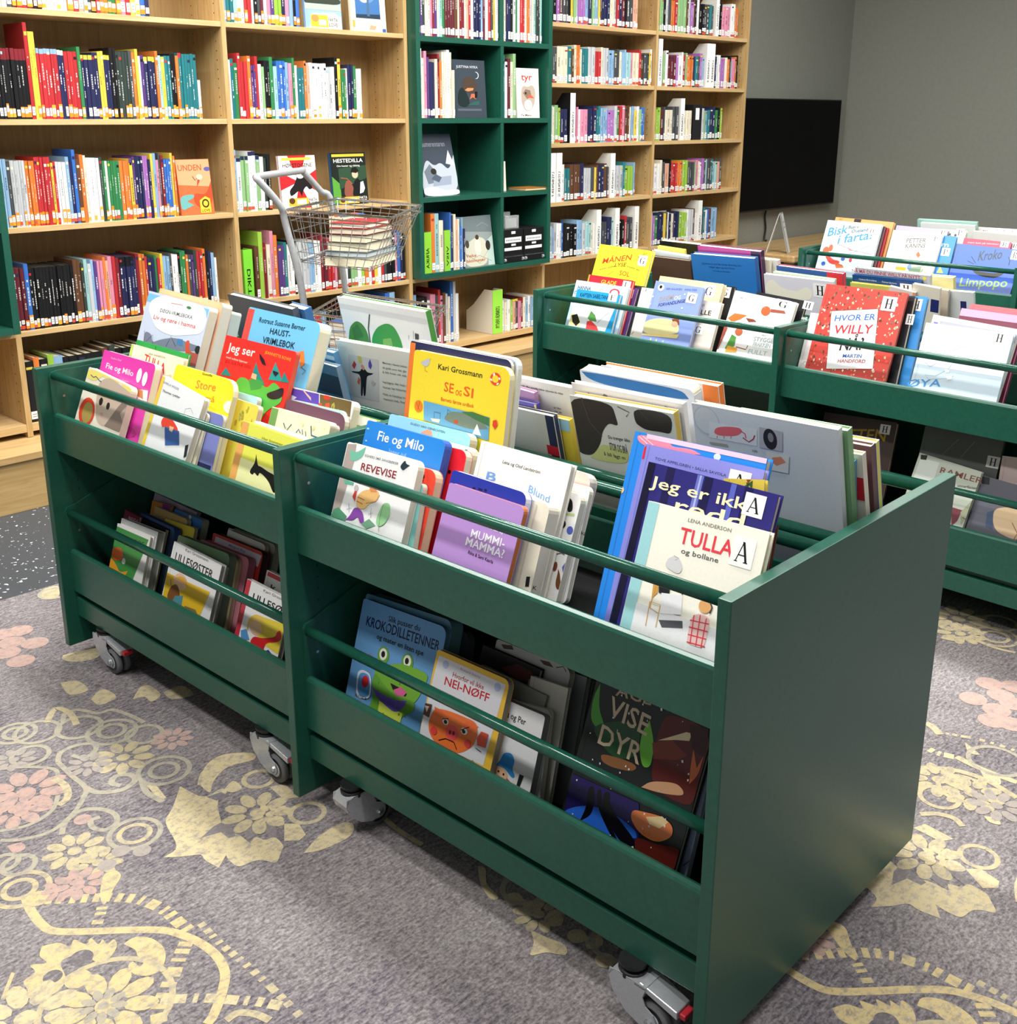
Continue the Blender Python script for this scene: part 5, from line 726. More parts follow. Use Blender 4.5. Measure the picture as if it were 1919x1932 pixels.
# ---------------------------------------------------------------- shelf books
PAL=dict(K='1a1a1c',k='4a4c50',R='cf2b30',r='8f1f2a',O='ee7a2a',Y='f2cf3a',G='2f8a4a',g='8cbf7a',B='2f6fd0',b='86b4dc',N='262a58',P='5b3a86',p='e88aa8',T='1f7f86',t='9ccfd0',W='f1f1ee',w='c4c8ca',C='eee2c4',M='6e2430',o='e8a888',n='6a4228',L='9ccf3a',V='b06ac0',D='34443c')
def calm(h):
    r_,g_,b_=[int(h[i:i+2],16) for i in (0,2,4)]; m_=(r_+g_+b_)/3
    return '%02x%02x%02x'%tuple(int(max(0,min(255,(m_+(c-m_)*.84)*.94))) for c in (r_,g_,b_))
PAL={k:calm(v) for k,v in PAL.items()}
NAME=dict(K='black',k='charcoal',R='red',r='dark red',O='orange',Y='yellow',G='green',g='pale green',B='blue',b='light blue',N='navy',P='purple',p='pink',T='teal',t='pale teal',W='white',w='grey white',C='cream',M='maroon',o='peach',n='brown',L='lime',V='lilac',D='dark green')
STUFF=MB()
def shelf_book(x,y,z,w,h,d,c,cap,lab,rg,label,group,stuff):
    mb=STUFF if stuff else MB(); ox,oy,oz=(x,y,z) if stuff else (0,0,0)
    cc=lin(PAL[c]); k=.9+.2*rg.random(); cc=tuple(min(1,v*k) for v in cc[:3])+(1,)
    hw=w/2-.0004; cv=min(.0025,w*.12); bt=.0015
    Fc=lambda m,ps,col:m.face([(a+ox,b+oy,e+oz) for a,b,e in ps],col)
    rc=lambda m,a,b,z0,z1,dy,col:Fc(m,[(a,-dy,z0),(b,-dy,z0),(b,-dy,z1),(a,-dy,z1)],col)
    prof=[(-hw,cv),(-hw*.55,cv*.25),(0,0),(hw*.55,cv*.25),(hw,cv)]
    capz=h*(.84 if cap in('r','K') else .93) if cap else h
    for i in range(4):
        (a,b),(e,f)=prof[i],prof[i+1]
        Fc(mb,[(a,b,0),(e,f,0),(e,f,capz),(a,b,capz)],cc)
        if cap: Fc(mb,[(a,b,capz),(e,f,capz),(e,f,h),(a,b,h)],lin(PAL[cap]))
    Fc(mb,[(a,b,h) for a,b in prof]+[(hw,bt+cv,h),(-hw,bt+cv,h)],cc)
    for s_ in (-1,1):
        a0,a1=sorted((s_*hw,s_*(hw-bt))); mb.box((a0+ox,cv+oy,oz),(a1+ox,d+oy,h+oz),cc)
    # title printed along the spine
    t_=lin('f4f2ea') if sum(cc[:3])<1.1 else lin('3a3a42'); q=.35+.45*rg.random(); tc=tuple(cc[i]+(t_[i]-cc[i])*q for i in range(3))+(1,)
    if rg.random()<.85:
        zt=h*(.82-.2*rg.random()); sw=w*(.07+.13*rg.random()); ze=h*(.3+.25*rg.random())
        while zt>ze:
            ln=h*(.012+.03*rg.random()); rc(mb,-sw,sw*(.5+.5*rg.random()),zt-ln,zt,.0004,tc); zt-=ln+h*.01
            if rg.random()<.12: zt-=h*.07
    if rg.random()<.3: bz=h*(.86+.06*rg.random()); bc=lin(PAL[rg.choice('WYKNCRt')]); rc(mb,-hw*.7,hw*.7,bz,bz+h*.04,.0003,bc)
    if stuff: pb=lb=mb
    else: o=mb.build('book',PRINT); o.location=(x,y,z); pb=MB(); lb=MB()
    pb.box((-hw+bt+ox,cv+bt+oy,.003+oz),(hw-bt+ox,d-.003+oy,h-.004+oz),lin('e6dcc0'))
    if lab:
        z0=h*.03; hh=.014+.01*rg.random()
        if lab=='o': rc(lb,-hw*.96,hw*.96,z0,z0+hh*2.1,.0006,lin(rg.choice(('f09a2c','f2a83a','e88a2a','d8862a'))))
        if lab=='r': rc(lb,-hw*.96,hw*.96,z0,z0+.012,.0006,lin('c8503a'))
        z1=z0+(.010+.008*rg.random() if lab!='w' else .004)
        if lab=='w': hh*=1.5
        rc(lb,-hw*.8,hw*.8,z1,z1+hh,.0009,lin('eeeeea'))
        for q in range(2): rc(lb,-hw*.5,hw*.4,z1+hh*(.28+.3*q),z1+hh*(.38+.3*q),.0011,lin('8a8a8a'))
    if stuff: return
    pb.build('page_block',PAGES,o)
    if lb.f: lb.build('spine_label',PRINT,o)
    return tag(o,label,'book',group)
ORD=lambda n:str(n)+('th' if 10<=n%100<=20 else {1:'st',2:'nd',3:'rd'}.get(n%10,'th'))
def book_row(x0,x1,z,spec,where,lab,seed,h0,group,yoff=.012,d0=.16,y=FY,stuff=False):
    rg=random.Random(seed); L=[]
    for tk in spec.split():
        a,_,hs=tk.partition(':'); a,_,n=a.partition('*'); hs,_,n2=hs.partition('*'); n=n or n2
        for i in range(int(n) if n else 1): L.append((a[0],a[1] if len(a)>1 else None,int(hs)/1000 if hs else None))
    ws=[.75+.5*rg.random() for _ in L]; k=(x1-x0)/sum(ws); x=x0; ht=h0
    for i,((c,cap,hh),w) in enumerate(zip(L,ws)):
        w*=k
        if i==0 or L[i-1][0]!=c or L[i-1][1]!=cap: ht=h0*(.93+.12*rg.random())
        lb=rg.choice(lab) if rg.random()<.93 else None
        t=NAME[c]+' book'+(' with %s top'%NAME[cap] if cap else '')+', %s from left %s'%(ORD(i+1),where)
        shelf_book(x+w/2,y+yoff+.006*rg.random(),z,w,hh or ht*(.995+.01*rg.random()),d0,c,cap,lb,rg,t,group,stuff)
        x+=w
G1='books on the left and middle oak shelves'
A1='on second shelf of the left oak bay'
A=[(.25,.89,ZL[3]+.02,'O*3 w C k M R*2 r K*2 C*2 W*3 O R o t k K R O*2 G*2 O p R Y C B N','on top visible shelf of the left oak bay',('o','w','o'),11,.25),
(.25,1.085,ZL[2]+.02,'Kr*11 R:330 Y:300*2 Rb*6 NC*2 R*4 G NY*3 N*2 Y*2 NY*2 K*2 D*4 k O Y W P NY*3 O t Y T*2 K*2 O TR T*5 W:150','on second shelf, left oak bay',('o','o','w'),12,.245),
(.25,.945,ZL[1]+.02,'b*2 k w*5 O*3 R*5 Y R W*3 b N B:270 n O C W*4 D G W G*4 O*3 YP P N*3 V*2 N Y b p k r B*3 Y O','on third shelf, left oak bay',('o','o','r'),13,.24),
(.25,1.10,ZL[0]+.02,'M*3 B K*13 n*2 D t w b P p*2 O o p R r NK*4 N r O*2 R N*2 G R Y b*2 k W*2 K G*2 O k P D R*2 O K N b W:200','on fourth shelf, left oak bay',('o','w','r'),14,.235),
(.25,1.05,.266,'K O K L b K*5 n D K*4 k K*3 D K*6','on lowest shelf of the left oak bay',('o','w'),15,.24),
(1.214,1.585,ZL[3]+.02,'b T*2 t W*2 R*2 W K k M w p P L*2 N p b K B','on top visible shelf of the middle oak bay',('w','o'),16,.24),
(1.214,1.91,ZL[2]+.02,'W T G R:260 R*2 O:250 P*2 R:250 W g K*2 G:250 t B*3 b p G:250 W T*2 O:240 o W*6 w*2 W K:260 Y:255 G*2 W N*2 G W*2','on second shelf, middle oak bay',('w','o','w'),17,.225),
(1.214,1.395,ZL[1]+.02,'b:255 WN gN*2 WN*2 gN W D K','on third shelf, middle oak bay',('w','r'),18,.235),
(1.29,2.145,ZL[0]+.02,'n:230 L:290 r C p:290 O:270 P*2 T W*2 K w*4 b*2 W*2 r:260 M R*2 p n r W D g*2 W L O W R Y W R k K*3 p B N K','on fourth shelf, middle oak bay',('w','w','r'),19,.235),
(1.214,2.12,.266,'K b r W K*4 B k W R b K*3 C R W b*2 K w K B:300 b:300 p K','on lowest shelf of the middle oak bay',('w','w'),20,.25)]
for x0,x1,z,sp,wh,lab,sd,h0 in A: book_row(x0,x1,z,sp,wh,lab,sd,h0,G1,stuff=sd in (11,15,16,20))
G2='books in the green cube shelf'
GZ=[z+.0245 for z in (.622,.989,1.356,1.722)]
for x0,x1,z,sp,wh,lab,sd,h0,y in ((2.206,2.73,GZ[3],'W P D C*2 p r P C t G:300 M*4 n C r*2 C o R W N*3 b M W R:260 k Y W','in top left green cube',('w','w'),31,.27,.63),
 (2.76,3.05,GZ[3],'w C N*2 K w G:280 W R*2 C O w C t D:280 D t','in top right green cube',('w','w'),32,.26,.63),
 (2.206,2.43,GZ[2],'W:310 C p:300 P N*2 C r:290 O C*2:300 W:310 C:300 C:220','in second left green cube',('w','w'),33,.27,.63),
 (2.76,2.86,GZ[2],'T:300 W:270 M C g:310','in second right green cube',('w',),34,.29,.63),
 (2.262,2.345,GZ[0],'O:285 t:285 C:250','between two green files in bottom left cube',('w',),35,.27,.63),
 (2.385,2.49,GZ[0],'B:285 N C:275 o C:250 B:210 b N:200','in bottom left green cube',('w','w'),36,.26,.63),
 (2.19,2.50,.266,'b:270 K*4 W p*2 k R:280 p n w C B:310 w:310 W','on oak shelf under the green cube unit',('w','w'),37,.25,.69),
 (2.815,3.09,.266,'W C W L o k p r C b W b C','on oak shelf under the green cube unit, right end',('w','w'),38,.165,.69)):
    book_row(x0,x1,z,sp,wh,lab,sd,h0,G2,.012,.17,y,stuff=sd in (31,32,37,38))
PB=[]
for i,(s4,s5) in enumerate((((4.105-.96,3.93),(4.115,4.95)),((3.142,4.075),(4.155,4.985)),((3.142,4.03),(4.108,4.83)),((3.29,3.945),(4.108,4.86)),((3.142,3.99),(4.108,4.83)))):
    z=ZR[::-1][i+1]+.0225
    PB+= [(s4[0],s4[1],z,0),(s5[0],s5[1],z,0)]
# gaps for the white files
GAP=[(0,4.69,4.72),(2,3.34,3.385),(2,4.36,4.405),(3,3.70,3.745),(4,3.585,3.63),(4,3.755,3.80),(4,3.94,3.985),(4,4.60,4.645),(1,4.61,4.70),(2,4.50,4.60)]
for gi,a,b in GAP:
    z=ZR[::-1][gi+1]+.0225; n=[]
    for q in PB:
        if abs(q[2]-z)<.001 and q[0]<a and q[1]>b: n+=[(q[0],a-.001,z,0),(b+.001,q[1],z,0)]
        else: n.append(q)
    PB=n
# ---------------------------------------------------------------- right hand paperbacks: hundreds of small spines
def paperbacks():
    rg=random.Random(77); cols='WCkKbRoOYNBwtLpGMnTgVwWCNKkbn'
    for (x0,x1,z,cut) in PB:
        x=x0
        while x<x1-.012:
            w=min(.013+.018*rg.random(),x1-x); h=.172+.03*rg.random(); c=rg.choice(cols)
            for i in range(rg.choice((1,1,1,2,3))):
                if x+w>x1+.001: break
                shelf_book(x+w/2,FY+.012+.008*rg.random(),z,w,h,.125,c,None,rg.choice('wwwr'),rg,None,None,True); x+=w
    return tag(STUFF.build('shelved_books',PRINT),'all other shelved books: small paperbacks on the narrow right shelves, top and bottom rows','books',None,'stuff')
paperbacks()
def magazine_file(x,y,z,w,h,d,txt,label,front='f0efea',body='e4e2da',tcol='2a2a2a',dark=False,group=None):
    o=empty('magazine_file',(x,y,z)); prof=[(0,0),(d,0),(d,h*.45),(d*.72,h*.62),(d*.3,h),(0,h)]
    c=lin(body); t=.003
    for s in (0,w-t):
        m=MB(); m.prism(prof,lambda a,b,q:(s+q,a,b),t,lin('1c1c1e') if dark else c); m.build('side_panel',PRINT,o)
    m=MB(); m.box((0,-.003,0),(w,0,h),lin(front)); m.box((t,0,0),(w-t,d,t),c); m.build('front_panel',PRINT,o)
    m=MB(); put_text(m,txt,lambda a,b:(w*.5-b+w*.18,-.0036,h*.62-a),0,0,h*.5,w*.4,lin(tcol)); 
    if m.f: m.build('title_lettering',PRINT,o)
    return tag(o,label,'magazine file',group)
LY='white cardboard magazine file '
ZF=[z+.0225 for z in ZR]
magazine_file(4.690,FY+.008,ZF[4],.03,.265,.2,'LYDBØKER C',LY+'among paperbacks on the top right shelf')
magazine_file(4.113,FY+.004,ZF[3],.038,.262,.2,'LYDBØKER D',LY+'at the left end of second right bay shelf')
magazine_file(4.612,FY+.008,ZF[3],.043,.258,.2,'LYDBØKER E',LY+'left of the pair on second right bay shelf')
magazine_file(4.656,FY+.008,ZF[3],.043,.258,.2,'LYDBØKER F',LY+'right of the pair on second right bay shelf')
magazine_file(3.342,FY+.008,ZF[2],.04,.262,.2,'LYDBØKER G','black sided magazine file with white front on third right shelf',dark=True)
magazine_file(4.362,FY+.008,ZF[2],.04,.245,.2,'LYDBØKER H',LY+'on third shelf of the end bay')
magazine_file(3.18,FY+.006,ZF[1],.045,.262,.2,'LYDBØKER F',LY+'leftmost on fourth shelf right of green cubes')
magazine_file(3.232,FY+.006,ZF[1],.045,.262,.2,'LYDBØKER G',LY+'second from left on fourth shelf right of green cubes')
magazine_file(3.702,FY+.008,ZF[1],.04,.25,.2,'LYDBØKER H',LY+'between paperbacks, right half of the fourth shelf')
magazine_file(3.587,FY+.008,ZF[0],.04,.25,.2,'LYDBØKER I',LY+'first of three on fifth right shelf')
magazine_file(3.757,FY+.008,ZF[0],.04,.25,.2,'LYDBØKER J',LY+'second of three on fifth right shelf')
magazine_file(3.942,FY+.008,ZF[0],.04,.25,.2,'LYDBØKER K',LY+'third of three on fifth right shelf')
magazine_file(4.602,FY+.008,ZF[0],.04,.25,.2,'LYDBØKER L',LY+'on fifth shelf of the end bay')
magazine_file(2.735,FY+.006,.2665,.075,.235,.2,'LYDBØKER EVENTYR','cream magazine file with lime front on low oak shelf','9be04a','e8e4d4','1c2a12')
magazine_file(1.228,FY+.012,ZL[0]+.021,.045,.22,.2,'DIKT','lime green file at left end of the fourth middle shelf','7ad03a','8ad04a','14240e')
magazine_file(2.207,.642,.647,.05,.2,.2,'AFRIKA','lime green file leftmost in the bottom left green cube','8ac83a','8a9a78','14240e')
magazine_file(2.346,.642,.647,.037,.2,.2,'VISV','narrow lime green file between books in bottom left cube','8ac83a','8a9a78','14240e')
o=empty('book_end',(4.16,.77,ZF[0])); m=MB(); m.box((0,0,0),(.2,.006,.2),lin('9a9ea2')); m.build('plate',GREYT,o,bevel=.002); tag(o,'grey metal plate rising behind paperbacks on fifth end bay shelf','book end')
o=empty('box_file',(4.505,.70,ZF[2])); m=MB(); m.box((0,0,0),(.09,.17,.21),lin('1a1a1e')); m.build('case',PRINT,o,bevel=.002); m=MB(); m.face([(.02,-.0008,.12),(.06,-.0008,.12),(.06,-.0008,.19),(.02,-.0008,.19)],lin('e8e8ea')); m.build('paper_label',PRINT,o); tag(o,'black box file with white label on third end bay shelf','box file')
# ---------------------------------------------------------------- front facing displays
def disp(x0,x1,y,z,h,T,lean,base,label,ops,roll=0,cat='display book',spine=None):
    W=x1-x0; a=R(lean); up=V((0,sin(a),cos(a))); u=V((1,0,0)); n=V((0,-cos(a),sin(a)))
    M=Mx.Translation((x0,y,z))@Mx((( u.x,up.x,n.x,0),(u.y,up.y,n.y,0),(u.z,up.z,n.z,0),(0,0,0,1)))
    S=lambda p:[v*(W if i%2==0 else h)*10 for i,v in enumerate(p)]
    o=[]
    for op in ops:
        if op[0]=='P': o.append(('P',op[1],S(op[2])))
        elif op[0]=='L': o.append(('L',op[1],op[2],S(op[3])))
        elif op[0]=='E': o.append(('E',op[1]*W*10,op[2]*h*10,op[3]*W*10,op[4]*h*10,op[5]))
        elif op[0]=='T': o.append(('T',op[1],op[2]*W*10,op[3]*h*10,op[4]*W*10,op[5]*h*10,op[6],0))
        else: o.append(op)
    return picbook(M,W,h,T,0,base,spine or base,'e8e0c8',0,label,o,cat,None,'display_book')
D_=100
disp(.958,1.11,.705,ZL[1]+.0205,.222,.012,6,'e0683c','orange comic album facing out on the third left shelf',[('P','e8a074',[0,55,100,50,100,100,0,100]),('T','UNDEN',5,80,70,11,'c8502a'),('E',92,82,10,4,'5a5a9a'),('P','c8402a',[55,50,65,60,70,72,62,70,58,60]),('E',66,68,9,5,'f0e0a8'),('L','3a1a14',6,[45,70,52,62,58,66]),('P','6aa8a4',[0,35,40,38,45,32,20,25,40,18,10,10,0,12]),('P','b84a2c',[45,40,80,35,100,60,100,20,60,10,40,25]),('P','f4c43a',[58,3,90,3,90,28,76,33,58,26]),('E',75,20,11,8,'3a2a1a'),('E',75,20,7,5,'f4c43a'),('T','LOVE',62,5,24,5,'2a1a10')])
disp(1.445,1.64,.70,ZL[1]+.0205,.225,.016,5,'d8282c','red and white rayed book facing out, left of the pair',[('P','f2f0ec',[0,0,35,0,50,50,0,35]),('P','f2f0ec',[0,70,50,50,25,100,0,100]),('P','f2f0ec',[75,100,50,50,100,72,100,100]),('P','f2f0ec',[100,30,50,50,80,0,100,0]),('P','f0c040',[8,91,88,91,88,96,8,96]),('T','HØRSTOGENE',10,78,80,7.5,'26201e'),('P','1e1a1a',[45,58,52,72,60,74,62,62,72,52,84,46,86,36,76,34,70,42,60,34,55,22,48,34,38,28,24,22,22,34,36,44]),('E',55,62,10,6,'f0eeea'),('P','f4b432',[18,4,72,4,72,19,18,19]),('E',27,14,8,6,'5a3a1a'),('P','f4f0e4',[40,7,66,7,66,16,40,16]),('T','FAKTA',73,12,22,6,'2a2a2a'),('T','LOVE',74,5,20,6,'2a2a2a')],spine='e8e4dc')
disp(1.725,1.925,.70,ZL[1]+.0205,.232,.018,5,'1e241e','dark horse riding book facing out, right of the pair',[('P','5a9a3a',[0,0,22,0,22,40,0,55]),('P','2f4a34',[20,30,60,40,100,50,100,75,20,70]),('P','e8b83a',[4,92,96,92,96,97,4,97]),('T','HESTEDILLA',8,81,84,7.5,'f4f2ec'),('T','Om hester og ridning',16,73,66,3.5,'e8e6de'),('P','8a5040',[30,20,38,48,52,44,60,30,58,15,40,12]),('P','1a1a1c',[55,18,62,44,72,50,82,44,84,18]),('P','f0f0ee',[76,20,86,22,92,30,88,44,80,42]),('E',66,58,9,8,'e8b898'),('P','1c1a1a',[54,62,58,70,70,72,78,64,70,60]),('L','b05a4a',8,[24,52,42,50,56,40]),('P','f4b432',[16,2,72,2,72,15,16,15]),('E',25,10,8,6,'5a3a1a'),('P','f4f0e4',[40,4,66,4,66,12,40,12]),('T','FAKTA',72,10,24,5,'f0ece0'),('T','LOVE',73,4,22,5,'f0ece0')],spine='2a5a8a')
disp(1.615,1.81,.70,ZL[3]+.0205,.25,.014,4,'8fb0d0','photo covered book facing out on the top middle shelf, left',[('P','2f3a2c',[0,48,20,54,60,56,100,50,100,40,0,38]),('P','a8b0a8',[0,30,100,30,100,40,0,40]),('P','f0ece0',[10,0,95,0,98,20,80,27,20,24]),('P','f4b432',[14,2,62,2,60,22,14,22]),('E',26,16,10,6,'c88a4a'),('P','f4f0e4',[36,5,56,5,56,14,36,14]),('T','FAKTA',62,12,26,6,'2a2a2a'),('T','LOVE',63,4,24,6,'2a2a2a')])
disp(1.862,2.062,.70,ZL[3]+.0205,.25,.014,4,'efe6cc','cream book with framed blue tree picture facing out, right',[('P','3a6aa0',[14,22,84,22,84,96,14,96]),('P','7aa8d0',[14,60,84,55,84,96,14,96]),('E',50,70,26,22,'5a84b0'),('E',40,60,16,12,'b8cce0'),('P','1c3448',[14,22,84,22,84,30,14,28]),('P','44607a',[46,26,54,26,53,60,48,60]),('L','8a7a5a',3,[2,0,2,96]),('L','c8b88a',3,[8,12,92,12]),('L','c8b88a',3,[50,0,50,20]),('P','e0987a',[50,4,66,3,72,10,54,11]),('P','e8a03a',[4,6,10,6,10,18,4,18]),('P','3a5aa0',[88,0,98,0,98,6,88,6])])
disp(2.445,2.665,.66,GZ[2],.272,.014,4,'3a434c','dark slate book with huddled figures facing out in green cube',[('T','JUSTYNA NYKA',12,86,66,4.5,'c8ccd0'),('E',72,74,8,6,'dfe4e4'),('E',70,74,8,5.5,'3a434c'),('P','4a3c34',[25,52,30,66,44,72,62,70,74,58,70,46,50,42]),('P','1f2c2c',[10,22,14,46,26,54,40,44,50,24,34,18]),('P','e08858',[34,48,44,46,60,48,62,52,44,52]),('P','c86a4a',[48,32,58,36,68,32,64,42,54,42]),('P','1a1a1a',[64,34,72,36,74,46,66,46]),('P','2f5a54',[40,22,76,22,78,30,60,28]),('P','59606a',[10,12,84,12,84,16,10,16])])
disp(2.885,3.055,.66,GZ[2],.245,.016,3,'efe6d8','pale book with hare drawing and red title in green cube',[('T','tyr',22,76,48,14,'d83a34'),('P','b8a898',[20,55,30,66,50,62,70,68,84,56,80,30,60,14,36,14,20,32]),('P','8a7464',[28,50,40,58,60,56,66,44,46,38]),('E',50,26,18,11,'d8d4cc'),('P','d8604a',[44,42,60,48,78,40,66,40]),('T','Te Maru',16,4,46,3.5,'2a2a2a'),('E',40,50,4,2.5,'3a2a24')])
disp(2.235,2.47,.655,GZ[1],.30,.012,14,'39424e','dark book with white mountains leaning in the third green cube',[('T','Draumerennaren',4,80,76,9,'8a929c'),('P','aeb6be',[0,28,20,62,40,48,60,55,80,40,100,66,100,0,0,0]),('P','6a7480',[10,40,28,52,44,38,40,22,16,20]),('P','c8d0d8',[74,52,86,74,98,48]),('P','8e98aa',[28,16,80,18,84,32,34,30]),('E',36,40,8,5,'2a2420'),('P','4a5664',[26,28,40,36,56,30,46,22]),('P','d4dae0',[0,0,100,0,100,10,60,8,30,16,0,14])])
disp(2.50,2.715,.655,GZ[0],.255,.012,8,'8f9896','grey green misty picture book leaning in bottom left cube',[('P','6f7a7c',[0,72,100,66,100,100,0,100]),('P','c9c8b4',[0,0,80,0,78,52,50,60,20,50,0,40]),('P','b4c8c0',[78,0,100,0,100,60,80,50]),('E',48,38,10,16,'e0dcc8'),('E',48,58,6,5,'4a3a2c'),('E',82,40,8,10,'35322e'),('E',14,46,6,8,'4a463e'),('L','8a8a78',4,[10,10,50,22,90,8]),('L','8a8a78',4,[0,30,50,6,80,30]),('T','Veike',6,20,34,6,'b8603a'),('T','blomster',6,10,64,6,'b8603a'),('L','aab4b4',4,[50,80,70,86,90,78])])
disp(2.765,2.845,.70,GZ[1],.15,.012,3,'e8dccc','small beige book half hidden by the divider in third cube',[('T','SUSS',10,68,50,7,'8a7a6a'),('T','baker',10,56,60,7,'d88a5a'),('E',70,84,12,7,'c8c0b4'),('P','c8905a',[10,0,60,0,50,20,20,18])])

# flat lying books
def flat_book(x,y,z,w,d,t,rz,c,pc,label,cat='book',name='book'):
    o=empty(name,(x,y,z),rz); cc=lin(c)
    m=MB(); m.box((0,0,0),(w,d,.002),cc); m.box((0,0,t-.002),(w,d,t),cc); m.box((w-.002,.0,.002),(w,d,t-.002),cc); m.build('cover',PRINT,o)
    m=MB(); m.box((.003,.003,.002),(w-.002,d-.003,t-.002),lin(pc)); m.build('page_block',PAGES,o)
    return tag(o,label,cat)
flat_book(2.93,.64,1.013,.17,.13,.012,0,'b8742c','e8dcb8','orange edged book lying flat in the right green cube')
flat_book(2.90,.725,.412,.12,.15,.022,.05,'1e1c1a','e8d048','black book with yellow page edges lying on low books, upper one')
flat_book(2.90,.72,.389,.125,.155,.022,.0,'1e1c1a','ead44a','black book with yellow page edges lying on low books, lower one')
# black archive boxes with clear cassette cases
for i,(x0,x1) in enumerate(((2.766,2.918),(2.924,3.076))):
    o=empty('archive_box',(x0,.645,.647)); w=x1-x0; h=.172
    m=MB(); m.box((0,0,.03),(w,.27,h)); m.build('box_body',BLACKP,o,bevel=.002)
    m=MB(); m.box((0,-.004,0),(w,.27,.028)); m.build('base_drawer',BLACKP,o,bevel=.001)
    m=MB(); m.box((.002,-.006,.029),(w-.002,0,.033)); m.build('metal_strip',CHROME,o)
    for xs in (.0,w-.016):
        m=MB(); m.lathe([(.009,0),(.009,.012)],lambda a,b,c,xs=xs:(xs+.008+c-.006,-.004+b,.014+a),10); m.build('corner_foot',ZINC,o)
    m=MB()
    for a,b,c,d in ((.4,.6,.86,.94),(.08,.9,.6,.76),(.4,.62,.5,.56),(.06,.92,.36,.45)): m.face([(w*a,-.0006,h*c),(w*b,-.0006,h*c),(w*b,-.0006,h*d),(w*a,-.0006,h*d)],lin('f0f0ee'))
    for q in range(9): m.face([(w*(.14+.08*q),-.001,h*.655),(w*(.19+.08*q),-.001,h*.655),(w*(.19+.08*q),-.001,h*.7),(w*(.14+.08*q),-.001,h*.7)],lin('8a8a8a'))
    m.build('paper_label',PRINT,o)
    tag(o,'black archive box with white labels, %s of the green cube pair'%('left one' if i==0 else 'right one'),'box')
for i,(x,y,z,w,h) in enumerate(((2.775,.70,.8195,.1,.085),(2.80,.665,.8195,.105,.068))):
    o=empty('plastic_case',(x,y,z)); m=MB()
    m.box((0,0,0),(w,.022,h)); m.build('case_shell',ACRYL,o,bevel=.002)
    m=MB(); m.box((.008,.006,.006),(w-.014,.016,h*.8),lin('d8d8d4')); m.build('paper_insert',PRINT,o)
    tag(o,('taller' if i==0 else 'shorter')+' clear plastic case standing on the left black archive box','case')
# ---------------------------------------------------------------- trolleys
def mirror(D,f): return (lambda x:D-x) if f else (lambda x:x)
def castor(parent,x,y,ang):
    o=empty('castor',(x,y,0)); o.rotation_euler=(0,0,ang); o.parent=parent
    m=MB(); m.lathe([(.02,.088),(.024,.09),(.024,.1),(.019,.102),(.019,.106),(.024,.108),(.024,.113)],lambda a,b,c:(a,b-.02,c),20); m.build('stem',BLACKP,o,smooth=False)
    m=MB(); side=[(-.05,.094),(-.052,.078),(-.042,.054),(-.016,.03),(.012,.02),(.036,.022),(.044,.036),(.038,.052),(.022,.06),(.016,.074),(.022,.094)]
    for s in (-.0235,.0215): m.prism(side,lambda a,b,q,s=s:(s+q,a,b),.002)
    fr=[(-.0,.096),(-.034,.0965),(-.046,.093),(-.0525,.08),(-.047,.064),(-.034,.048)]
    for i in range(len(fr)-1):
        (a,b),(c,d)=fr[i],fr[i+1]; m.mesh([(-.0235,a,b),(.0235,a,b),(.0235,c,d),(-.0235,c,d),(-.0235,a+.002,b-.002),(.0235,a+.002,b-.002),(.0235,c+.002,d-.001),(-.0235,c+.002,d-.001)],[(0,1,2,3),(7,6,5,4),(0,4,5,1),(3,2,6,7),(0,3,7,4),(1,5,6,2)],(.8,.8,.8,1))
    m.box((-.0235,0,.09),(.0235,.022,.096)); m.build('fork',ZINC,o,bevel=.001)
    for s in (-1,1):
        m=MB(); pr=[(.012,.0025),(.026,.002),(.0325,.004),(.034,.008),(.034,.0135),(.0325,.0175),(.012,.018)]
        m.lathe(pr,lambda a,b,c,s=s:(s*(c+.0005),.03+a,.034+b),28); w=m.build('wheel',RUBBER,o,smooth=True)
        m=MB(); m.lathe([(.0245,.0),(.0245,.0006)],lambda a,b,c,s=s:(s*(.0186+c),.03+a,.034+b),24); m.build('wheel_recess',BLACKP,o)
        m=MB(); m.lathe([(.018,.0),(.016,.0012)],lambda a,b,c,s=s:(s*(.0193+c),.03+a,.034+b),24); m.build('hub',ZINC,o)
        m=MB(); m.lathe([(.0075,.0),(.0075,.003),(.005,.005)],lambda a,b,c,s=s:(s*(.0236+c),.03+a,.034+b),8); m.build('axle_bolt',CHROME,o)
    m=MB(); m.mesh([(-.022,.008,.098),(.022,.008,.098),(.018,.078,.08),(-.018,.078,.08),(-.022,.008,.088),(.022,.008,.088),(.018,.078,.066),(-.018,.078,.066)],[(0,1,2,3),(7,6,5,4),(0,4,5,1),(1,5,6,2),(2,6,7,3),(3,7,4,0)],(.8,.8,.8,1)); lv=m.build('brake_lever',ZINC,o,bevel=.0015)
    m=MB(); m.box((-.013,.0785,.067),(.013,.09,.077)); m.build('lever_tip',REDP,o,bevel=.002)
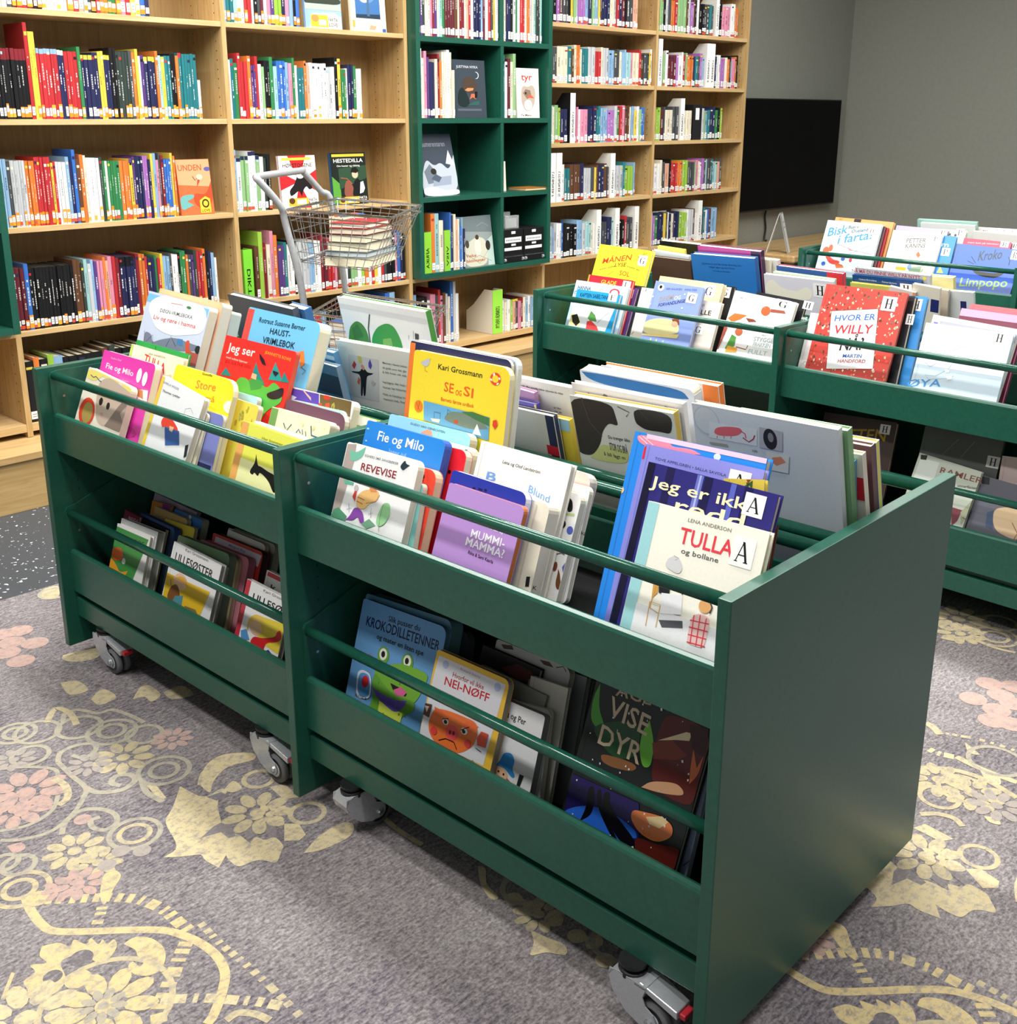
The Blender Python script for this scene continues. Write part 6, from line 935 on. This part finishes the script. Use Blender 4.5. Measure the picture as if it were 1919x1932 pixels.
def trolley(k,label,cast,front_only=False):
    (cx,cy,cr)=CART[k]; D,t,zt,zb=TD; P=[0,1.0,2.0126]
    root=empty('book_trolley',(cx,cy,0),cr)
    for p in P:
        m=MB(); m.box((0,p,zb),(D,p+t,zt)); m.build('side_panel',GREEN,root,bevel=.0016)
    for bay in (0,1):
        y0,y1=P[bay]+t,P[bay+1]
        for rear in (0,1):
            X=(lambda x:D-x) if rear else (lambda x:x)
            def bx(m,xa,ya,za,xb,yb,zb_): m.box((min(X(xa),X(xb)),ya,za),(max(X(xa),X(xb)),yb,zb_))
            for lo,(zr,zl,zbm,zf,zc) in enumerate(((.769,.672,.575,.588,.782),(.402,.302,.186,.188,.424))):
                for ya in (y0,y1-.006):
                    pl=[(.03,zbm),(.33,zbm),(.33,zc+(.0 if lo==0 else .1)),(.05 if lo==0 else .06,zc),(.036,zc-.004),(.03,zc-.014)]
                    m=MB(); m.prism(pl,lambda a,b,q,ya=ya:(X(a),ya+q,b),.006); m.build('tray_cheek',GREEN,root)
                m=MB(); m.tube([(X(.0435),y0+.006,zr),(X(.0435),y1-.006,zr)],.0105,16); m.build('rail',GREENR,root,smooth=True)
                pf=[(.03,zbm),(.048,zbm),(.048,zl-.006),(.0455,zl-.001),(.039,zl+.0015),(.0325,zl-.001),(.03,zl-.006)]
                m=MB(); m.prism(pf,lambda a,b,q:(X(a),y0+.006+q,b),y1-y0-.012); m.build('front_board',GREEN,root)
                m=MB(); bx(m,.0482,y0+.006,zf-.012,.334,y1-.006,zf); m.build('tray_floor',BLACKP,root)  # black of the mat, with the deep shadow inside the tray painted in
            m=MB(); m.tube([(X(.3455),y0+.006,.752),(X(.3455),y1-.006,.752)],.0115,16); m.build('back_rail',GREENR,root,smooth=True)
            m=MB(); bx(m,.3395,y0+.006,.6,.3515,y1-.006,.69); m.build('back_board',GREEN,root,bevel=.002)
            m=MB(); bx(m,.034,y0,.112,.05,y1,.166); m.build('kick_board',GREEN,root,bevel=.0015)
            m=MB(); bx(m,.052,y0,.166,.06,y1,.178); m.build('kick_strip',GREEN,root)
            for z_,x_ in ((.714,.061),(.35,.061),(.09,.075)):
                for yy,sg in ((y1-.0062 if z_>.1 else y1-.0002,-1),(y0+.0062 if z_>.1 else y0+.0002,1)):
                    m=MB(); m.lathe([(.0034,0),(.0034,.0006),(.0018,.0007)],lambda a,b,c,yy=yy,sg=sg,x_=x_,z_=z_:(X(x_)+a,yy+sg*c,z_+b),12); m.build('screw',CHROME,root)
            m=MB()
            for q in range(5): 
                for xq in (.075,.27): m.face([(X(xq)+.0022*cos(2*pi*e/8),y1-.0001,.46+.025*q+.0022*sin(2*pi*e/8)) for e in range(8)])
            m.build('shelf_pin_hole',BLACKP,root)
        m=MB(); m.box((D/2-.006,y0,.17),(D/2+.006,y1,.62)); m.build('divider_board',GREEN,root)
        m=MB(); m.box((.05,y0,.113),(D-.05,y1,.128)); m.build('base_board',GREEN,root)
    for x,y,a in cast: castor(root,x,y,a)
    return tag(root,label,'book trolley')
c1=[(.05,1.875,pi),(.046,1.155,pi),(.055,.865,-pi*.52),(.03,.135,pi),(.68,1.85,pi),(.68,1.13,2.6),(.68,.88,2.2),(.68,.14,pi)]
trolley(0,'nearest green two sided picture book trolley on castors, blank end panel facing us','%')if 0 else trolley(0,'nearest green two sided picture book trolley on castors, blank end panel facing us',c1)
c2=[(.08,.15,pi),(.08,1.9,pi),(.66,.15,pi),(.66,1.9,pi),(.08,.9,2.5),(.66,.9,2.5)]
trolley(1,'second green picture book trolley with letter stickered books, behind the nearest one',c2)
trolley(2,'rearmost green picture book trolley, close to the grey right wall',c2)
for (k,cx_,cz_,lean,roll,O0,O1,W,H,T,rc,base,spine,page,side,label,ops) in BOOKD:
    (tx,ty,tr)=CART[k]; a=R(lean); up=V((sin(a),0,cos(a))); u=V((0,-1,0)); n=V((-cos(a),0,sin(a))); ro=R(roll)
    U=u*cos(ro)+up*sin(ro); W_=up*cos(ro)-u*sin(ro); O=V((cx_,0,cz_))+u*O0+up*O1
    M=Mx.Translation((tx,ty,0))@Mx.Rotation(tr,4,'Z')@Mx(((U.x,W_.x,n.x,O.x),(U.y,W_.y,n.y,O.y),(U.z,W_.z,n.z,O.z),(0,0,0,1)))
    picbook(M,W,H,T,rc,base,spine,page,side,label,ops,'picture book','picture books in trolley trays')
# ---------------------------------------------------------------- wire basket trolley behind
o=empty('basket_trolley',(1.3,.05,0)); ofs=V((1.3,.05,0))
def rel(p): return V(p)-ofs
m=MB()
m.tube([rel(p) for p in spl3([(1.137,.15,.1),(1.105,.1,.664),(1.055,.125,1.0),(1.03,.12,1.07),(.962,.135,1.155),(.955,.15,1.172),(1.0,.185,1.176),(1.33,.4,1.176),(1.36,.42,1.17),(1.45,.43,1.09),(1.5,.42,1.03),(1.56,.43,.645),(1.60,.43,.1)])],.0135,12); m.build('handle_frame',GREYT,o,smooth=True)
def basket(top,bot,nv,nh,bare,name):
    w=MB(); T_=[rel(p) for p in top]; B_=[rel(p) for p in bot]
    w.tube(T_,.0055,8,closed=True); w.tube([t+V((0,0,-.022)) for t in T_],.003,6,closed=True)
    for i in range(4):
        j=(i+1)%4
        for k_ in range(nv):
            f=k_/nv; a=T_[i].lerp(T_[j],f); b=B_[i].lerp(B_[j],f); w.tube([a,b],.0015,5)
        for k_ in range(1,nh+1):
            f=k_/nh; w.tube([T_[i].lerp(B_[i],f),T_[j].lerp(B_[j],f)],.0015,5)
    for k_ in range(1,nv):
        f=k_/nv; w.tube([B_[0].lerp(B_[1],f),B_[3].lerp(B_[2],f)],.0015,5); w.tube([B_[0].lerp(B_[3],f),B_[1].lerp(B_[2],f)],.0015,5)
    w.build(name,CHROME,o)
basket([(1.05,.10,1.055),(1.52,.41,1.055),(1.53,-.11,1.055),(1.10,-.44,1.055)],[(1.12,.13,.85),(1.49,.36,.85),(1.49,-.02,.85),(1.145,-.26,.85)],9,5,0,'upper_basket')
basket([(1.12,.09,.655),(1.54,.40,.655),(1.60,-.16,.655),(1.20,-.42,.655)],[(1.17,.10,.46),(1.52,.36,.46),(1.56,-.1,.46),(1.22,-.34,.46)],9,5,0,'lower_basket')
m=MB(); m.tube([rel(p) for p in [(1.137,.15,.1),(1.58,-.1,.1),(1.60,.43,.1)]],.012,10); m.tube([rel((1.12,.12,.86)),rel((1.56,.42,.86))],.006,8); m.build('base_frame',GREYT,o,smooth=True)
for x,y in ((1.137,.15),(1.60,.43),(1.58,-.1)):
    m=MB(); m.lathe([(.03,-.012),(.045,-.01),(.048,0),(.045,.01),(.03,.012)],lambda a,b,c,x=x,y=y:(x-1.3+c,y-.05+a,.048+b),20); m.build('wheel',RUBBER,o,smooth=True)
tag(o,'wire basket trolley with bent grey handle in front of the middle oak bay','basket trolley')
bz=.853; rgb=random.Random(4)
for i,(c,pc,w,d,t,lab) in enumerate((('d8d2b8','efe6c8',.30,.22,.034,'bottom of the pile, cream'),('3a5a6a','cfd6d4',.31,.215,.02,'teal covered second from bottom'),('b8b0a0','efe6c8',.27,.2,.032,'thick beige third from bottom'),('26282c','efe6c8',.27,.19,.03,'black fourth from bottom'),('8a3030','e8d8c0',.265,.19,.022,'dark red fifth from bottom'),('a02a34','ece4d0',.25,.18,.018,'red topmost'))):
    flat_book(1.185+.008*rgb.random(),-.195+.01*rgb.random(),bz,w*.86,d*.82,t,.42+.06*rgb.random(),c,pc,lab+' book lying in the wire basket','library book','lying_book'); bz+=t+.0006
for i,(x,y,c,lab) in enumerate(((1.455,.12,'2f6ab0','blue'),(1.455,.155,'c8503a','rust red'),(1.455,.19,'1c1c20','black'))):
    flat_book(x-.13,y,.853,.15,.022,.16,.3,c,'e8dcc0',lab+' book standing at the right end of the wire basket','library book','standing_book')
bz=.462
for c,w,t,lab in (('3a6ab4',.26,.03,'blue'),('c8d4e4',.24,.028,'pale blue'),('8a2a3a',.24,.03,'wine red'),('d8d4c8',.25,.03,'off white'),('3f72b8',.26,.035,'mid blue')):
    flat_book(1.27,-.12,bz,w*.8,.2,t,.45,c,'efe6d0',lab+' book lying in the lower wire basket','library book','lying_book'); bz+=t+.0006
# ---------------------------------------------------------------- television corner
o=empty('television',(5.36,.93,1.12))
m=MB(); m.box((0,-.03,-.388),(1.38,.012,.388)); m.build('housing',BLACKP,o,bevel=.004)
m=MB(); m.box((.008,-.0312,-.376),(1.372,-.0302,.38)); m.build('screen',TVB,o)
m=MB(); m.box((.5,.012,-.15),(.9,.04,.15)); m.build('wall_mount',BLACKP,o)
tag(o,'large switched off black flat screen television on the grey wall','television')
m=MB(); m.tube(spl3([(5.84,.945,.745),(5.83,.955,.69),(5.845,.952,.6),(5.835,.95,.52),(5.84,.93,.507)]),.007,8); tag(m.build('power_cable',BLACKP,None,True),'black cable hanging below the television to the wooden bench','cable')
o=empty('wall_bench',(5.22,.34,0))
m=MB(); m.box((0,0,.45),(1.72,.625,.5)); m.build('bench_top',OAKP,o,bevel=.012)
for x,y in ((.06,.06),(1.6,.06),(.06,.54),(1.6,.54)):
    m=MB(); m.box((x,y,-.003),(x+.05,y+.05,.45)); m.build('leg',OAK,o)
tag(o,'thick oak bench top against the wall below the television','bench')
o=empty('leaflet_stand',(5.29,.43,.5),.35); m=MB()
m.mesh([(0,0,0),(.085,0,0),(.085,.07,.27),(0,.07,.27),(0,.006,0),(.085,.006,0),(.085,.076,.27),(0,.076,.27)],[(0,1,2,3),(7,6,5,4),(0,4,5,1),(1,5,6,2),(2,6,7,3),(3,7,4,0)],(1,1,1,1)); m.build('front_leaf',ACRYL,o)
m=MB(); m.mesh([(.006,-.0008,.004),(.079,-.0008,.004),(.079,.066,.262),(.006,.066,.262)],[(0,1,2,3)],lin('e4e4e2'))
for q in range(6): 
    f0,f1=.12+.13*q,.16+.13*q; m.mesh([(.02,-.0012+.0668*f0,.262*f0),(.065,-.0012+.0668*f0,.262*f0),(.065,-.0012+.0668*f1,.262*f1),(.02,-.0012+.0668*f1,.262*f1)],[(0,1,2,3)],lin('a8aab0'))
m.build('printed_sheet',PRINT,o)
m=MB(); m.mesh([(.02,.15,0),(.07,.15,0),(.07,.078,.26),(.02,.078,.26),(.02,.154,0),(.07,.154,0),(.07,.082,.26),(.02,.082,.26)],[(0,1,2,3),(7,6,5,4),(0,4,5,1),(1,5,6,2),(2,6,7,3),(3,7,4,0)],lin('e8e8e8')); m.build('rear_strut',PRINT,o)
tag(o,'narrow clear leaflet stand with printed sheet on the oak bench','sign stand')
# ---------------------------------------------------------------- ceiling luminaires (out of frame, above)
EMI=mat('lamp_diffuser',(1,1,1,1),.5); nodes(EMI)[2].inputs['Emission Color'].default_value=(1,.985,.96,1); nodes(EMI)[2].inputs['Emission Strength'].default_value=1.0
for (x,y,sx,sy,p) in LAMPS:
    o=empty('ceiling_light',(x,y,3.1)); m=MB(); m.box((-sx/2-.02,-sy/2-.02,-.05),(sx/2+.02,sy/2+.02,0)); m.build('housing',WHITEC,o)
    m=MB(); m.face([(-sx/2,-sy/2,-.0505),(-sx/2,sy/2,-.0505),(sx/2,sy/2,-.0505),(sx/2,-sy/2,-.0505)]); m.build('diffuser',EMI,o)
    tag(o,'white rectangular ceiling luminaire above the picture','lamp','ceiling luminaires')
    L=bpy.data.lights.new('ceiling_lamp','AREA'); L.shape='RECTANGLE'; L.size=sx; L.size_y=sy; L.energy=p; L.color=(1,.985,.955)
    lo=bpy.data.objects.new('ceiling_lamp',L); COL.objects.link(lo); lo.location=(x,y,3.045)
W=bpy.data.worlds.new('library_ambient'); SC.world=W; W.use_nodes=True
W.node_tree.nodes['Background'].inputs['Color'].default_value=(.95,.97,1,1); W.node_tree.nodes['Background'].inputs['Strength'].default_value=AMB
# ---------------------------------------------------------------- camera
cam=bpy.data.cameras.new('camera'); co=bpy.data.objects.new('camera',cam); COL.objects.link(co); SC.camera=co
cam.sensor_fit='HORIZONTAL'; cam.sensor_width=36; cam.lens=CAMF/1919*36; cam.shift_x=(959.5-CAMC[0])/1919; cam.shift_y=-(966-CAMC[1])/1919; cam.clip_start=.05
r_,u_,f_=[V(v) for v in CAMR]
co.matrix_world=Mx(((r_.x,u_.x,-f_.x,CAMP[0]),(r_.y,u_.y,-f_.y,CAMP[1]),(r_.z,u_.z,-f_.z,CAMP[2]),(0,0,0,1)))
vs=SC.view_settings; vs.view_transform='Standard'; vs.look='None'; vs.gamma=1; vs.use_curve_mapping=False; vs.exposure=EXPO
